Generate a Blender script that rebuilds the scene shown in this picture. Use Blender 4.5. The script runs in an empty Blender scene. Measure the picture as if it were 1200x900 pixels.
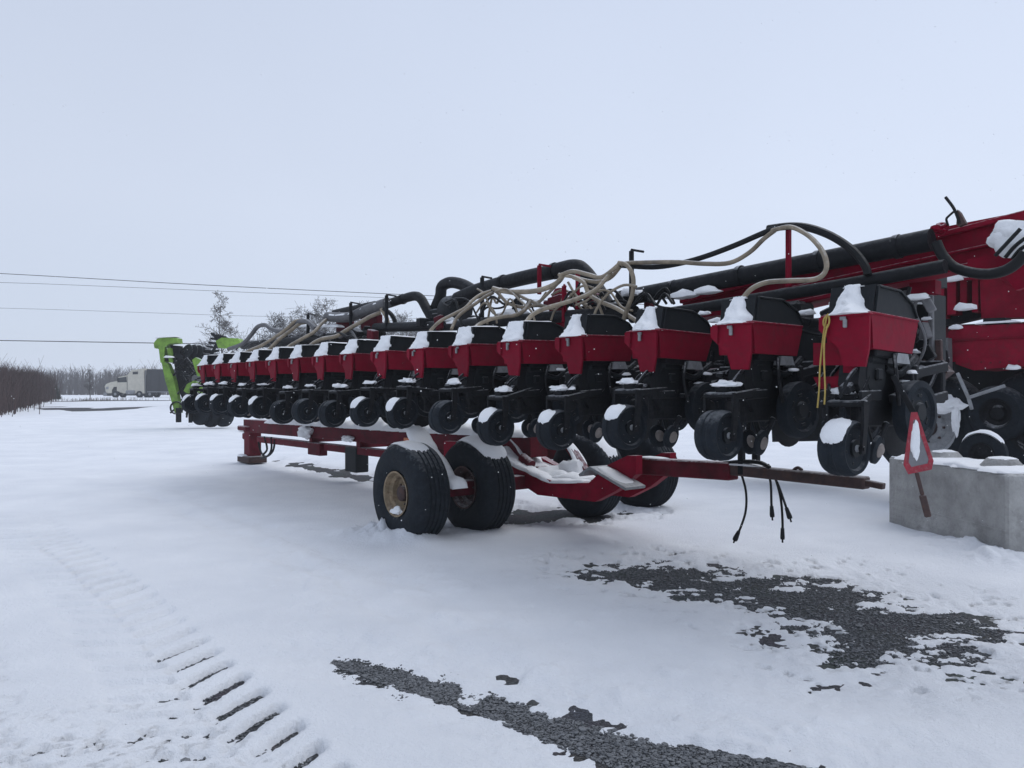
import bpy, bmesh, math, random
import numpy as np
from mathutils import Vector, Matrix, noise as mnoise
R = math.radians
rnd = random.Random(7)
C = bpy.context.scene.collection
S = bpy.context.scene

# ------------------------------------------------------------------ camera, sky, sun, exposure
CAM_Z, FPX, HOR = 1.6, 900.0, 458.0
cam = bpy.data.objects.new('camera', bpy.data.cameras.new('camera'))
C.objects.link(cam)
cam.location = (0, 0, CAM_Z)
cam.rotation_euler = (R(90), 0, 0)
cam.data.sensor_width = 36
cam.data.lens = 36 * FPX / 1200
cam.data.shift_y = (HOR - 450) / 1200
cam.data.clip_start = 0.05
cam.data.clip_end = 5000
S.camera = cam
S.view_settings.view_transform = 'Standard'
S.view_settings.look = 'None'
S.view_settings.exposure = 0.12
S.view_settings.gamma = 1
S.cycles.volume_bounces = 3

SUN_EL, SUN_AZ = R(58), R(60)          # azimuth from +Y towards +X
world = bpy.data.worlds.new('World')
S.world = world
world.use_nodes = True
wn, wl = world.node_tree.nodes, world.node_tree.links
wn.clear()
wo = wn.new('ShaderNodeOutputWorld'); wb = wn.new('ShaderNodeBackground')
sky = wn.new('ShaderNodeTexSky'); sky.sky_type = 'NISHITA'; sky.sun_disc = False
sky.sun_elevation = SUN_EL; sky.sun_rotation = SUN_AZ
wb.inputs['Strength'].default_value = 0.1
tc = wn.new('ShaderNodeTexCoord')
sx = wn.new('ShaderNodeSeparateXYZ'); wl.new(tc.outputs['Generated'], sx.inputs[0])
rmp = wn.new('ShaderNodeValToRGB'); wl.new(sx.outputs['Z'], rmp.inputs[0])
rmp.color_ramp.elements[0].position = 0.0;  rmp.color_ramp.elements[0].color = (.60, .675, .82, 1)
rmp.color_ramp.elements[1].position = 0.75; rmp.color_ramp.elements[1].color = (.52, .59, .74, 1)
e = rmp.color_ramp.elements.new(0.22); e.color = (.64, .705, .84, 1)
cn = wn.new('ShaderNodeTexNoise'); cn.inputs['Scale'].default_value = 1.6; cn.inputs['Detail'].default_value = 4
wl.new(tc.outputs['Generated'], cn.inputs['Vector'])
cm = wn.new('ShaderNodeMapRange'); wl.new(cn.outputs['Fac'], cm.inputs[0])
cm.inputs[3].default_value = 9.9; cm.inputs[4].default_value = 11.4
vs = wn.new('ShaderNodeVectorMath'); vs.operation = 'SCALE'
gx = wn.new('ShaderNodeMapRange'); wl.new(sx.outputs['X'], gx.inputs[0])       # the cloud is thinner towards the right
gx.inputs[1].default_value = -1; gx.inputs[2].default_value = 1; gx.inputs[3].default_value = .86; gx.inputs[4].default_value = 1.06
gm_ = wn.new('ShaderNodeMath'); gm_.operation = 'MULTIPLY'; wl.new(cm.outputs[0], gm_.inputs[0]); wl.new(gx.outputs[0], gm_.inputs[1])
wl.new(rmp.outputs[0], vs.inputs[0]); wl.new(gm_.outputs[0], vs.inputs['Scale'])
mx = wn.new('ShaderNodeMixRGB'); mx.inputs[0].default_value = 0.9
wl.new(sky.outputs[0], mx.inputs[1]); wl.new(vs.outputs[0], mx.inputs[2])
wl.new(mx.outputs[0], wb.inputs['Color']); wl.new(wb.outputs[0], wo.inputs['Surface'])

sun = bpy.data.objects.new('sun', bpy.data.lights.new('sun', 'SUN'))
C.objects.link(sun)
sun.data.energy = 1.1; sun.data.angle = R(60); sun.data.color = (1, .98, .95)
sd = Vector((math.sin(SUN_AZ) * math.cos(SUN_EL), math.cos(SUN_AZ) * math.cos(SUN_EL), math.sin(SUN_EL)))
sun.rotation_euler = sd.to_track_quat('Z', 'Y').to_euler()

# ------------------------------------------------------------------ materials
def mat(name, col, rough=.6, metal=0., var=.25, scale=8., dust=0., dirt=None, dirt_amt=0., bump=0., bscale=60., spec=.5):
    """principled paint with mottled colour, a dirt layer and a dusting of snow on what faces up"""
    m = bpy.data.materials.new(name); m.use_nodes = True
    n, l = m.node_tree.nodes, m.node_tree.links
    p = n['Principled BSDF']; p.inputs['Metallic'].default_value = metal
    p.inputs['Specular IOR Level'].default_value = spec
    t = n.new('ShaderNodeTexCoord')
    ns = n.new('ShaderNodeTexNoise'); ns.inputs['Scale'].default_value = scale; ns.inputs['Detail'].default_value = 6
    ns.inputs['Roughness'].default_value = .65
    l.new(t.outputs['Object'], ns.inputs['Vector'])
    r = n.new('ShaderNodeValToRGB'); l.new(ns.outputs['Fac'], r.inputs[0])
    a = tuple(max(0, c * (1 - var)) for c in col); b = tuple(min(1, c * (1 + var)) for c in col)
    r.color_ramp.elements[0].position = .3; r.color_ramp.elements[0].color = (*a, 1)
    r.color_ramp.elements[1].position = .7; r.color_ramp.elements[1].color = (*b, 1)
    out = r.outputs[0]
    if dirt_amt > 0:
        d = n.new('ShaderNodeTexNoise'); d.inputs['Scale'].default_value = scale * 2.3; d.inputs['Detail'].default_value = 8
        d.inputs['Roughness'].default_value = .75
        l.new(t.outputs['Object'], d.inputs['Vector'])
        mr = n.new('ShaderNodeMapRange'); l.new(d.outputs['Fac'], mr.inputs[0])
        mr.inputs[1].default_value = .5; mr.inputs[2].default_value = .72; mr.inputs[4].default_value = dirt_amt
        q = n.new('ShaderNodeMixRGB'); l.new(mr.outputs[0], q.inputs[0]); l.new(out, q.inputs[1])
        q.inputs[2].default_value = (*dirt, 1); out = q.outputs[0]
    if dust > 0:
        g = n.new('ShaderNodeNewGeometry'); s = n.new('ShaderNodeSeparateXYZ'); l.new(g.outputs['Normal'], s.inputs[0])
        d = n.new('ShaderNodeTexNoise'); d.inputs['Scale'].default_value = 30; d.inputs['Detail'].default_value = 6
        l.new(t.outputs['Object'], d.inputs['Vector'])
        ad = n.new('ShaderNodeMath'); ad.operation = 'MULTIPLY_ADD'
        l.new(d.outputs['Fac'], ad.inputs[0]); ad.inputs[1].default_value = 1.0; l.new(s.outputs['Z'], ad.inputs[2])
        mr = n.new('ShaderNodeMapRange'); l.new(ad.outputs[0], mr.inputs[0])
        mr.inputs[1].default_value = 1.0; mr.inputs[2].default_value = 1.55; mr.inputs[4].default_value = dust
        q = n.new('ShaderNodeMixRGB'); l.new(mr.outputs[0], q.inputs[0]); l.new(out, q.inputs[1])
        q.inputs[2].default_value = (.78, .8, .82, 1); out = q.outputs[0]
    oi = n.new('ShaderNodeObjectInfo'); vr = n.new('ShaderNodeMapRange'); l.new(oi.outputs['Random'], vr.inputs[0])      # each piece weathered a little differently
    vr.inputs[3].default_value = 1 - min(.2, var * .6); vr.inputs[4].default_value = 1 + min(.2, var * .6)
    vm = n.new('ShaderNodeVectorMath'); vm.operation = 'SCALE'; l.new(out, vm.inputs[0]); l.new(vr.outputs[0], vm.inputs['Scale']); out = vm.outputs[0]
    l.new(out, p.inputs['Base Color'])
    rr = n.new('ShaderNodeMapRange'); l.new(ns.outputs['Fac'], rr.inputs[0])
    rr.inputs[3].default_value = max(.05, rough - .15); rr.inputs[4].default_value = min(1, rough + .15)
    l.new(rr.outputs[0], p.inputs['Roughness'])
    if bump > 0:
        bn = n.new('ShaderNodeTexNoise'); bn.inputs['Scale'].default_value = bscale; bn.inputs['Detail'].default_value = 5
        l.new(t.outputs['Object'], bn.inputs['Vector'])
        bp = n.new('ShaderNodeBump'); bp.inputs['Strength'].default_value = bump; bp.inputs['Distance'].default_value = .02
        l.new(bn.outputs['Fac'], bp.inputs['Height']); l.new(bp.outputs[0], p.inputs['Normal'])
    return m

M = {}
M['red'] = mat('red_paint', (.19, .005, .020), .6, var=.25, scale=5, dust=.45, dirt=(.10, .018, .024), dirt_amt=.75, spec=.08, bump=.12, bscale=14)
M['rail'] = mat('weathered_red_paint', (.105, .012, .020), .7, var=.4, scale=4, dust=.6, dirt=(.06, .03, .03), dirt_amt=.75, spec=.12)
M['rust'] = mat('rusty_steel', (.06, .035, .032), .8, var=.4, scale=9, dust=.4, dirt=(.12, .05, .03), dirt_amt=.6, bump=.3)
M['black'] = mat('black_plastic', (.010, .012, .014), .55, var=.3, dust=.25, dirt=(.03, .03, .03), dirt_amt=.3, spec=.18)
M['steel'] = mat('dark_steel', (.011, .012, .014), .65, var=.5, scale=20, dust=.45, dirt=(.04, .036, .034), dirt_amt=.4, spec=.15)
M['grey'] = mat('galvanised_grey', (.26, .27, .28), .55, metal=.2, var=.25, scale=12, dust=.5, dirt=(.12, .1, .09), dirt_amt=.4)
M['rubber'] = mat('black_rubber', (.013, .017, .022), .75, var=.35, scale=14, dust=.15, dirt=(.04, .04, .04), dirt_amt=.4, bump=.25, bscale=120, spec=.15)
M['pipe'] = mat('black_corrugated_pipe', (.009, .010, .012), .55, var=.3, dust=.06, dirt=(.035, .035, .035), dirt_amt=.3, bump=.3, bscale=25, spec=.18)
M['hose'] = mat('beige_hose', (.27, .225, .165), .6, var=.35, scale=6, dust=.55, dirt=(.10, .09, .075), dirt_amt=.7, bump=.3, bscale=18, spec=.25)
M['hoseblack'] = mat('black_hose', (.010, .011, .012), .5, var=.3, dust=.12, spec=.2)
M['snow'] = mat('packed_snow', (.85, .86, .87), .9, var=.03, scale=6, bump=.35, bscale=70, spec=.2)
M['rim'] = mat('cream_rim', (.26, .20, .13), .7, var=.35, scale=7, dust=.1, dirt=(.08, .038, .022), dirt_amt=.9, spec=.2)
M['dullrim'] = mat('dull_grey_rim', (.12, .12, .125), .6, var=.3, scale=5, dust=.2, dirt=(.05, .045, .04), dirt_amt=.7)
M['hub'] = mat('pale_hub', (.22, .19, .17), .6, var=.3, dust=.3, dirt=(.07, .05, .04), dirt_amt=.5)
M['concrete'] = mat('concrete', (.34, .337, .325), .9, var=.30, scale=2.4, dirt=(.22, .215, .205), dirt_amt=.85, bump=.9, bscale=28, spec=.2, dust=.3)
M['green'] = mat('lime_paint', (.17, .30, .05), .6, var=.35, scale=2.5, dust=.6, dirt=(.05, .07, .035), dirt_amt=.75, spec=.2)
M['yellow'] = mat('yellow_rope', (.50, .36, .09), .7, var=.25, scale=40)
M['cream'] = mat('cream_truck_paint', (.56, .53, .44), .4, var=.1, scale=2, dust=.3, dirt=(.3, .28, .24), dirt_amt=.4)
M['trailer'] = mat('dark_trailer', (.010, .013, .017), .5, var=.15, scale=1, dust=.2)
M['glass'] = mat('dark_glass', (.02, .025, .03), .12, var=.1)
M['bark'] = mat('bark', (.055, .048, .045), .9, var=.3, scale=10)
M['birch'] = mat('birch_bark', (.075, .068, .064), .9, var=.4, scale=6)
M['brush'] = mat('brush_twigs', (.075, .045, .042), .9, var=.4, scale=.3)
M['wood'] = mat('wood_twigs', (.065, .055, .055), .9, var=.3, scale=.1)
M['spruce'] = mat('spruce_needles', (.035, .05, .035), .9, var=.4, scale=3)
M['orange'] = mat('orange_reflector', (.55, .13, .02), .35, var=.2)
M['reflect'] = mat('faded_red_border', (.26, .016, .03), .6, var=.4, scale=25, dust=.3, dirt=(.3, .16, .16), dirt_amt=.7)
M['panelgrey'] = mat('grey_sign_panel', (.19, .19, .20), .6, var=.2, scale=12)
M['wire'] = mat('wire', (.03, .03, .035), .6)
M['stone'] = mat('gravel_stone', (.070, .074, .080), .85, var=.85, scale=70, dust=.12)
M['weed'] = mat('dry_weeds', (.12, .095, .07), .9, var=.4, scale=2)

# ------------------------------------------------------------------ helpers
def hash_noise(p, s=1.0):
    return mnoise.noise(Vector(p) * s)

class MB:
    """collects pieces of ONE mesh"""
    def __init__(self): self.v = []; self.f = []; self.m = []
    def add(self, vs, fs, mi=0):
        o = len(self.v); self.v += [tuple(p) for p in vs]
        for f in fs: self.f.append(tuple(i + o for i in f)); self.m.append(mi)
        return self
    def box(self, c, s, rot=None, bev=.0, mi=0):
        """box of size s about c; rot = Euler angles; chamfered edges"""
        b = bmesh.new(); bmesh.ops.create_cube(b, size=1)
        for v in b.verts: v.co = Vector((v.co.x * s[0], v.co.y * s[1], v.co.z * s[2]))
        if bev > 0: bmesh.ops.bevel(b, geom=list(b.edges), offset=min(bev, min(s) * .3), segments=1, affect='EDGES')
        if rot: bmesh.ops.rotate(b, verts=b.verts, cent=(0, 0, 0), matrix=Matrix(rot) if not isinstance(rot, tuple) else
                                 (Matrix.Rotation(rot[2], 3, 'Z') @ Matrix.Rotation(rot[1], 3, 'Y') @ Matrix.Rotation(rot[0], 3, 'X')))
        b.verts.index_update()
        self.add([v.co + Vector(c) for v in b.verts], [[v.index for v in f.verts] for f in b.faces], mi); b.free(); return self
    def bar(self, a, b, w, h, mi=0, bev=.006, up=(0, 0, 1)):
        """box beam from a to b, w wide and h high"""
        a, b = Vector(a), Vector(b); d = (b - a); L = d.length; d.normalize()
        sd = d.cross(Vector(up)); 
        if sd.length < 1e-4: sd = d.cross(Vector((1, 0, 0)))
        sd.normalize(); u = sd.cross(d)
        m = Matrix((d, sd, u)).transposed()
        return self.box((a + b) / 2, (L, w, h), m, bev, mi)
    def prism(self, poly, t0, t1, axes, mi=0):
        """poly of 2D points pushed from t0 to t1; axes e.g. 'yz' (extruded along x) or 'xz' (along y) or 'xy'"""
        def P(a, b, t): return {'yz': (t, a, b), 'xz': (a, t, b), 'xy': (a, b, t)}[axes]
        n = len(poly)
        ar = sum(poly[i][0] * poly[(i + 1) % n][1] - poly[(i + 1) % n][0] * poly[i][1] for i in range(n))
        if ar < 0: poly = poly[::-1]
        if axes == 'xz': poly = poly[::-1]
        if t1 < t0: t0, t1 = t1, t0
        vs = [P(a, b, t0) for a, b in poly] + [P(a, b, t1) for a, b in poly]
        fs = [tuple(range(n - 1, -1, -1)), tuple(range(n, 2 * n))]
        for i in range(n): j = (i + 1) % n; fs.append((i, j, j + n, i + n))
        return self.add(vs, fs, mi)
    def tube(self, pts, r, seg=8, mi=0, smooth=True, sub=5, cap=True):
        pts = [Vector(p) for p in pts]
        rr = r if isinstance(r, (list, tuple)) else None
        if smooth and len(pts) > 2:
            q = []; rq = []
            for i in range(len(pts) - 1):
                p0 = pts[max(i - 1, 0)]; p1 = pts[i]; p2 = pts[i + 1]; p3 = pts[min(i + 2, len(pts) - 1)]
                for k in range(sub):
                    t = k / sub
                    q.append(.5 * ((2 * p1) + (p2 - p0) * t + (2 * p0 - 5 * p1 + 4 * p2 - p3) * t * t + (3 * p1 - p0 - 3 * p2 + p3) * t ** 3))
                    if rr: rq.append(rr[i] * (1 - t) + rr[i + 1] * t)
            q.append(pts[-1]); 
            if rr: rq.append(rr[-1]); rr = rq
            pts = q
        vs = []; fs = []; n = len(pts); N = None
        for i, p in enumerate(pts):
            d = (pts[min(i + 1, n - 1)] - pts[max(i - 1, 0)]).normalized()
            if N is None:
                N = d.cross(Vector((0, 0, 1)))
                if N.length < .05: N = d.cross(Vector((1, 0, 0)))
            N = (N - d * N.dot(d)).normalized(); B = d.cross(N)
            ri = rr[i] if rr else r
            for k in range(seg):
                a = 2 * math.pi * k / seg; vs.append(p + (N * math.cos(a) + B * math.sin(a)) * ri)
        for i in range(n - 1):
            for k in range(seg):
                k2 = (k + 1) % seg; fs.append((i * seg + k, i * seg + k2, (i + 1) * seg + k2, (i + 1) * seg + k))
        if cap: fs.append(tuple(range(seg - 1, -1, -1))); fs.append(tuple(range((n - 1) * seg, n * seg)))
        return self.add(vs, fs, mi)
    def lathe(self, prof, c, axis='x', seg=28, mi=0, closed=False):
        """prof = [(radius, along axis)]"""
        c = Vector(c); vs = []; fs = []; n = len(prof)
        for k in range(seg):
            a = 2 * math.pi * k / seg
            for r, t in prof:
                x, y = r * math.cos(a), r * math.sin(a)
                vs.append(c + (Vector((t, x, y)) if axis == 'x' else Vector((x, t, y)) if axis == 'y' else Vector((x, y, t))))
        m = n if closed else n - 1
        for k in range(seg):
            k2 = (k + 1) % seg
            for i in range(m):
                j = (i + 1) % n; fs.append((k * n + i, k * n + j, k2 * n + j, k2 * n + i))
        if axis == 'y': fs = [f[::-1] for f in fs]
        return self.add(vs, fs, mi)
    def blob(self, c, s, seed=0, amp=.25, sub=2, flat=False, mi=0):
        b = bmesh.new(); bmesh.ops.create_icosphere(b, subdivisions=sub, radius=1)
        for v in b.verts:
            k = 1 + amp * (hash_noise((v.co.x + seed * 3.1, v.co.y + seed, v.co.z), 1.7) + .5 * hash_noise((v.co.x, v.co.y + seed, v.co.z), 4))
            v.co = v.co * k
            if flat and v.co.z < 0: v.co.z *= .25
        b.verts.index_update()
        self.add([Vector(c) + Vector((v.co.x * s[0], v.co.y * s[1], v.co.z * s[2])) for v in b.verts], [[v.index for v in f.verts] for f in b.faces], mi)
        b.free(); return self
    def ridge(self, pts, w, h, seed=0, step=.05, rough=.35, mi=0):
        """a strip of lying snow along pts, w wide and h high, uneven"""
        pts = [Vector(p) for p in pts]; q = []
        for a, b in zip(pts, pts[1:]):
            k = max(1, int((b - a).length / step))
            q += [a.lerp(b, i / k) for i in range(k)]
        q.append(pts[-1]); n = len(q); vs = []; fs = []; K = 9
        for i, p in enumerate(q):
            d = (q[min(i + 1, n - 1)] - q[max(i - 1, 0)]).normalized(); sd = d.cross(Vector((0, 0, 1))).normalized()
            e = min(1, .35 + 1.3 * min(i, n - 1 - i) / max(3, n * .06))
            hh = h * (1 + rough * 1.6 * hash_noise((i * step * 3 + seed * 7, seed, 0), 1.3)) * e
            for k in range(K):
                a = math.pi * k / (K - 1)
                ww = w / 2 * (1 + rough * hash_noise((i * step * 4 + seed * 5, k // 5 * 9., seed), 1.7)) * (e * .4 + .6)
                jit = h * .25 * hash_noise((p.x * 9 + k, p.y * 9, seed), 1.)
                vs.append(p + sd * (ww * math.cos(a)) + Vector((0, 0, max(hh * math.sin(a) ** .6 + jit * math.sin(a), 0) - .006)))
        for i in range(n - 1):
            for k in range(K - 1): fs.append((i * K + k, i * K + k + 1, (i + 1) * K + k + 1, (i + 1) * K + k))
            fs.append((i * K, (i + 1) * K, (i + 1) * K + K - 1, i * K + K - 1))
        fs.append(tuple(range(K))[::-1]); fs.append(tuple((n - 1) * K + k for k in range(K)))
        return self.add(vs, [f[::-1] for f in fs], mi)
    def arc_snow(self, c, rad, w, a0, a1, th, axis='x', seed=0, mi=0, off=0.):
        """snow clinging to a tread between two angles (0 = towards -second axis, 90 = up)"""
        A, B = 14, 7; c = Vector(c); top = []; bot = []
        for i in range(A + 1):
            s = i / A
            for j in range(B + 1):
                t = j / B
                wob = .12 * hash_noise((s * 4 + seed, t * 3, seed), 1.5)
                ed = (math.sin(math.pi * s) ** .5 if 0 < s < 1 else 0) * (math.sin(math.pi * t) ** .4 if 0 < t < 1 else 0)
                a = R(a0 + (a1 - a0) * (s + wob * math.sin(math.pi * t)))
                x = (t - .5) * w * (.55 + .45 * (math.sin(math.pi * s) ** .5 if 0 < s < 1 else 0)) + w * wob * .4 + off
                for lst, r in ((top, rad - .004 + th * ed * (1 + wob * 3)), (bot, rad - .012)):
                    y, z = -r * math.cos(a), r * math.sin(a)
                    lst.append(c + (Vector((x, y, z)) if axis == 'x' else Vector((-y, x, z))))
        fs = []
        for i in range(A):
            for j in range(B): k = i * (B + 1) + j; fs.append((k, k + 1, k + B + 2, k + B + 1))
        if axis != 'x': fs = [f[::-1] for f in fs]
        self.add(top, fs, mi); self.add(bot, [f[::-1] for f in fs], mi); return self
    def mesh(self, name, mats, angle=35):
        me = bpy.data.meshes.new(name); me.from_pydata(self.v, [], self.f)
        for x in (mats if isinstance(mats, (list, tuple)) else [mats]): me.materials.append(x)
        me.polygons.foreach_set('material_index', self.m)
        me.polygons.foreach_set('use_smooth', [True] * len(self.f))
        me.update(); me.set_sharp_from_angle(angle=R(angle)); return me
    def build(self, name, mats, parent=None, loc=(0, 0, 0), angle=35):
        o = bpy.data.objects.new(name, self.mesh(name, mats, angle)); C.objects.link(o)
        o.location = loc; o.parent = parent; return o

def tag(o, label=None, cat=None, group=None, kind=None):
    for k, v in (('label', label), ('category', cat), ('group', group), ('kind', kind)):
        if v: o[k] = v
    return o
def thing(name, label, cat, loc=(0, 0, 0), rz=0., group=None):
    o = bpy.data.objects.new(name, None); C.objects.link(o); o.location = loc; o.rotation_euler = (0, 0, rz)
    o.empty_display_size = .2
    return tag(o, label, cat, group)

# the yard's own axes: u runs along the planter towards its near end, v across it away from the viewer
ANG = R(-50.5); U = Vector((math.cos(ANG), math.sin(ANG), 0)); V = Vector((-math.sin(ANG), math.cos(ANG), 0)); ORG = Vector((.33, 9.35, 0))
def Lp(px, py, v):
    """point of the photograph on the upright plane v, in planter axes"""
    kx = (px - 600) / FPX
    # (kx*Y - ox)*V.x + (Y - oy)*V.y = v
    Y = (v + ORG.x * V.x + ORG.y * V.y) / (kx * V.x + V.y)
    X = kx * Y
    return Vector(((X - ORG.x) * U.x + (Y - ORG.y) * U.y, v, CAM_Z + (HOR - py) / FPX * Y))
def Gp(px, py, z=0.):
    Y = (CAM_Z - z) * FPX / (py - HOR); return ((px - 600) / FPX * Y, Y)
def Wp(px, py, Y): return Vector(((px - 600) / FPX * Y, Y, CAM_Z + (HOR - py) / FPX * Y))

# ------------------------------------------------------------------ ground: gravel yard with a sheet of snow over it
def vnoise(x, y, seed=0):
    xi = np.floor(x).astype(np.int64); yi = np.floor(y).astype(np.int64); fx = x - xi; fy = y - yi
    fx = fx * fx * (3 - 2 * fx); fy = fy * fy * (3 - 2 * fy)
    def h(a, b):
        n = (a * 374761393 + b * 668265263 + seed * 974634777) & 0xffffffff
        n = ((n ^ (n >> 13)) * 1274126177) & 0xffffffff
        return ((n ^ (n >> 16)) & 0xffff) / 32767.5 - 1
    return (h(xi, yi) * (1 - fx) + h(xi + 1, yi) * fx) * (1 - fy) + (h(xi, yi + 1) * (1 - fx) + h(xi + 1, yi + 1) * fx) * fy
def fbm(x, y, s, o, seed=0, g=.5):
    t = 0; a = 1.
    for k in range(o): t = t + a * vnoise(x * s, y * s, seed + k); s *= 2.03; a *= g
    return t
def sstep(a, b, x):
    t = np.clip((x - a) / (b - a), 0, 1); return t * t * (3 - 2 * t)
def terrain(y): return .6 * sstep(15, 100, y)
def sdf(poly, x, y):
    """signed distance to a polygon, negative inside"""
    d = np.full(x.shape, 1e9); ins = np.zeros(x.shape, bool); n = len(poly)
    for i in range(n):
        ax, ay = poly[i]; bx, by = poly[(i + 1) % n]
        ex, ey = bx - ax, by - ay; wx, wy = x - ax, y - ay
        t = np.clip((wx * ex + wy * ey) / (ex * ex + ey * ey + 1e-12), 0, 1)
        d = np.minimum(d, (wx - ex * t) ** 2 + (wy - ey * t) ** 2)
        c = ((ay > y) != (by > y)) & (x < ex * (y - ay) / (ey if abs(ey) > 1e-9 else 1e-9) + ax)
        ins ^= c
    return np.where(ins, -1, 1) * np.sqrt(d)

G = lambda L: [Gp(a, b) for a, b in L]
strip = G([(389, 775), (440, 784), (488, 793), (575, 814), (657, 843), (770, 869), (905, 896), (1010, 915), (960, 935), (800, 920), (727, 901), (649, 873), (566, 838), (467, 808), (400, 783)])
patch = G([(672, 674), (709, 663), (786, 658), (862, 668), (903, 679), (985, 675), (1022, 690), (1030, 703), (1110, 717), (1190, 745), (1150, 760), (1146, 780), (1056, 777), (1010, 781), (945, 775), (975, 760), (940, 742), (905, 735), (880, 712), (808, 702), (750, 687)])
bits = [G([(1112, 792), (1140, 788), (1170, 795), (1140, 799)]), G([(962, 801), (1000, 800), (1004, 808), (970, 808)]), G([(888, 748), (905, 745), (925, 752), (905, 757)])]
under = G([(322, 541), (350, 541), (385, 548), (432, 556), (434, 566), (400, 560), (345, 549)])
under2 = G([(560, 605), (640, 596), (700, 602), (760, 604), (700, 612), (600, 613)])

def spaced(a, b, lo, hi, fine, grow):
    xs = list(np.arange(lo, hi + 1e-6, fine)); d = fine
    while xs[-1] < b: d *= grow; xs.append(xs[-1] + d)
    d = fine
    while xs[0] > a: d *= grow; xs.insert(0, xs[0] - d)
    return np.array(xs)
xs = spaced(-460, 460, -4.6, 6.2, .021, 1.045)
ys = [-30., -10, -3, 0, 1, 1.6, 2., 2.3]
while ys[-1] < 450: ys.append(ys[-1] * (1.0055 if ys[-1] < 12 else 1.011 if ys[-1] < 40 else 1.03))
ys = np.array(ys)
GX, GY = np.meshgrid(xs, ys)

def snow_height(x, y):
    h = .055 + .018 * fbm(x, y, .5, 3, 3) + .006 * fbm(x, y, 2.1, 3, 9)
    h = h + .016 * np.abs(fbm(x * .6 + y * .35, y * 1.4 - x * .7, 1.3, 3, 23)) * sstep(.1, .6, fbm(x, y, .35, 2, 24) + .3)
    h = h + .004 * fbm(x * .8 + y * .2, y * 3.2 - x * .5, 1., 3, 21)
    near = y < 60
    nz = fbm(x, y, 3., 5, 40, .62)
    nzf = fbm(x, y, 11., 3, 55, .6)
    # bare gravel
    hf = .006 * fbm(x, y, 16., 4, 57, .7)
    def melt(h, d, slope, base=.0): return np.minimum(h, np.clip(base + slope * d, -.05, 1) + hf * sstep(.5, .1, np.abs(d)))
    h = melt(h, sdf(strip, x, y) - .03 + .03 * nz + .045 * nzf, .13)
    isl = sstep(.22, .62, fbm(x * .8, y * 2.0, 3.4, 5, 71, .62))
    dp = sdf(patch, x, y); dn = dp + (.17 * nz + .10 * nzf) * sstep(.45, .08, dp); isl = np.maximum(.45 * isl, .30 * sstep(.55, .8, fbm(x, y * 1.8, 9., 4, 77, .65)))
    thin = np.minimum(.013 + hf * .6, .10 * (dn + isl))                       # thin rags of snow left lying on the stones
    h = np.minimum(h, np.maximum(np.clip(.11 * dn, -.05, 1), np.maximum(thin, -.05)) + hf * sstep(.35, .05, np.abs(dn)))
    for b_ in bits: h = melt(h, sdf(b_, x, y) + .07 * nz + .05 * nzf, .12)
    for b_ in (under, under2): h = melt(h, sdf(b_, x, y) + .3 * nz, .2)
    # specks near the big patch
    d = sdf(patch, x, y)
    h = h - .075 * sstep(.9, .0, d) * sstep(.8, 1.0, fbm(x, y * 1.8, 7., 4, 91, .65))
    # tractor tread track: chevron bars pressed into the snow, gravel showing where they bit through
    a0 = np.array((-.80, 3.32)); dv = np.array((-.62, .785)); dv /= np.hypot(*dv); nv = np.array((-dv[1], dv[0]))
    s = (x - a0[0]) * dv[0] + (y - a0[1]) * dv[1]; q = (x - a0[0]) * nv[0] + (y - a0[1]) * nv[1]   # q>0: left of the track's right edge
    q = q + .05 * np.sin(s * .7) + .02 * fbm(x, y, 1.5, 2, 5)
    onb = sstep(-.04, .03, q) * sstep(.72, .60, q)
    left = q > .33
    ph = np.where(left, s / .26 + .5 - (q - .33) * 2.2, s / .26 + (q - .33) * 2.2)
    w = np.abs(ph - np.floor(ph) - .5)
    bars = sstep(.23, .14, w) * onb
    fade = sstep(11., 4., s) * (.55 + .45 * sstep(-.25, .35, fbm(x, y, 1.3, 3, 33)))
    h = h - onb * .016 * sstep(14, 2, s)
    bite = sstep(1.75, 1.35, s) * sstep(.20, .13, q) * (.55 + .6 * sstep(-.5, .4, fbm(x, y, 9., 4, 35, .7))) * sstep(-.02, .03, q)
    h = h - bars * (.042 * fade * np.where(left, .6, 1.) + .06 * bite) + (onb - bars) * .012 * fade
    q2 = q - 2.05 + .06 * np.sin(s * .5 + 1); on2 = sstep(-.04, .03, q2) * sstep(.60, .50, q2)
    w2 = np.abs((s / .27 + np.where(q2 > .28, .5 - (q2 - .28) * 2.2, (q2 - .28) * 2.2)) % 1. - .5)
    h = h - on2 * (.012 + .028 * sstep(.23, .13, w2) * sstep(-.4, .3, fbm(x, y, 1.1, 3, 44))) * sstep(16, 5, s)
    # scraped, thin snow in the wheel path at the near left
    th = sstep(.0, .5, q) * sstep(1.5, .9, q) * sstep(1.6, .6, s)
    h = h - th * (.016 + .042 * sstep(.35, 1.0, fbm(x, y, 20., 4, 12, .85)))
    th2 = sstep(.9, 1.3, q) * sstep(3.4, 2.4, q) * sstep(4.5, 2.0, s)
    h = h - th2 * (.010 + .045 * sstep(.55, 1.2, fbm(x, y, 18., 4, 14, .85)))
    h = np.where((q > .26) & (q < .75) & (y < 15), np.maximum(h, .006 + .03 * sstep(.26, .34, q) * 0 - .02 * sstep(.5, 1.0, fbm(x, y, 22., 4, 36, .8))), h)
    # faint old ruts farther left and right of it
    for off, amp in ((-1.3, .018), (-1.75, .014), (2.3, .016), (2.9, .012), (5.0, .03), (7.2, .03)):
        qq = q - off + .12 * np.sin(s * .35 + off)
        h = h - amp * 1.5 * np.exp(-(qq / .14) ** 2) * sstep(-2, 1, s) * (1 + .6 * fbm(x, y, 4., 3, 17))
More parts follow.
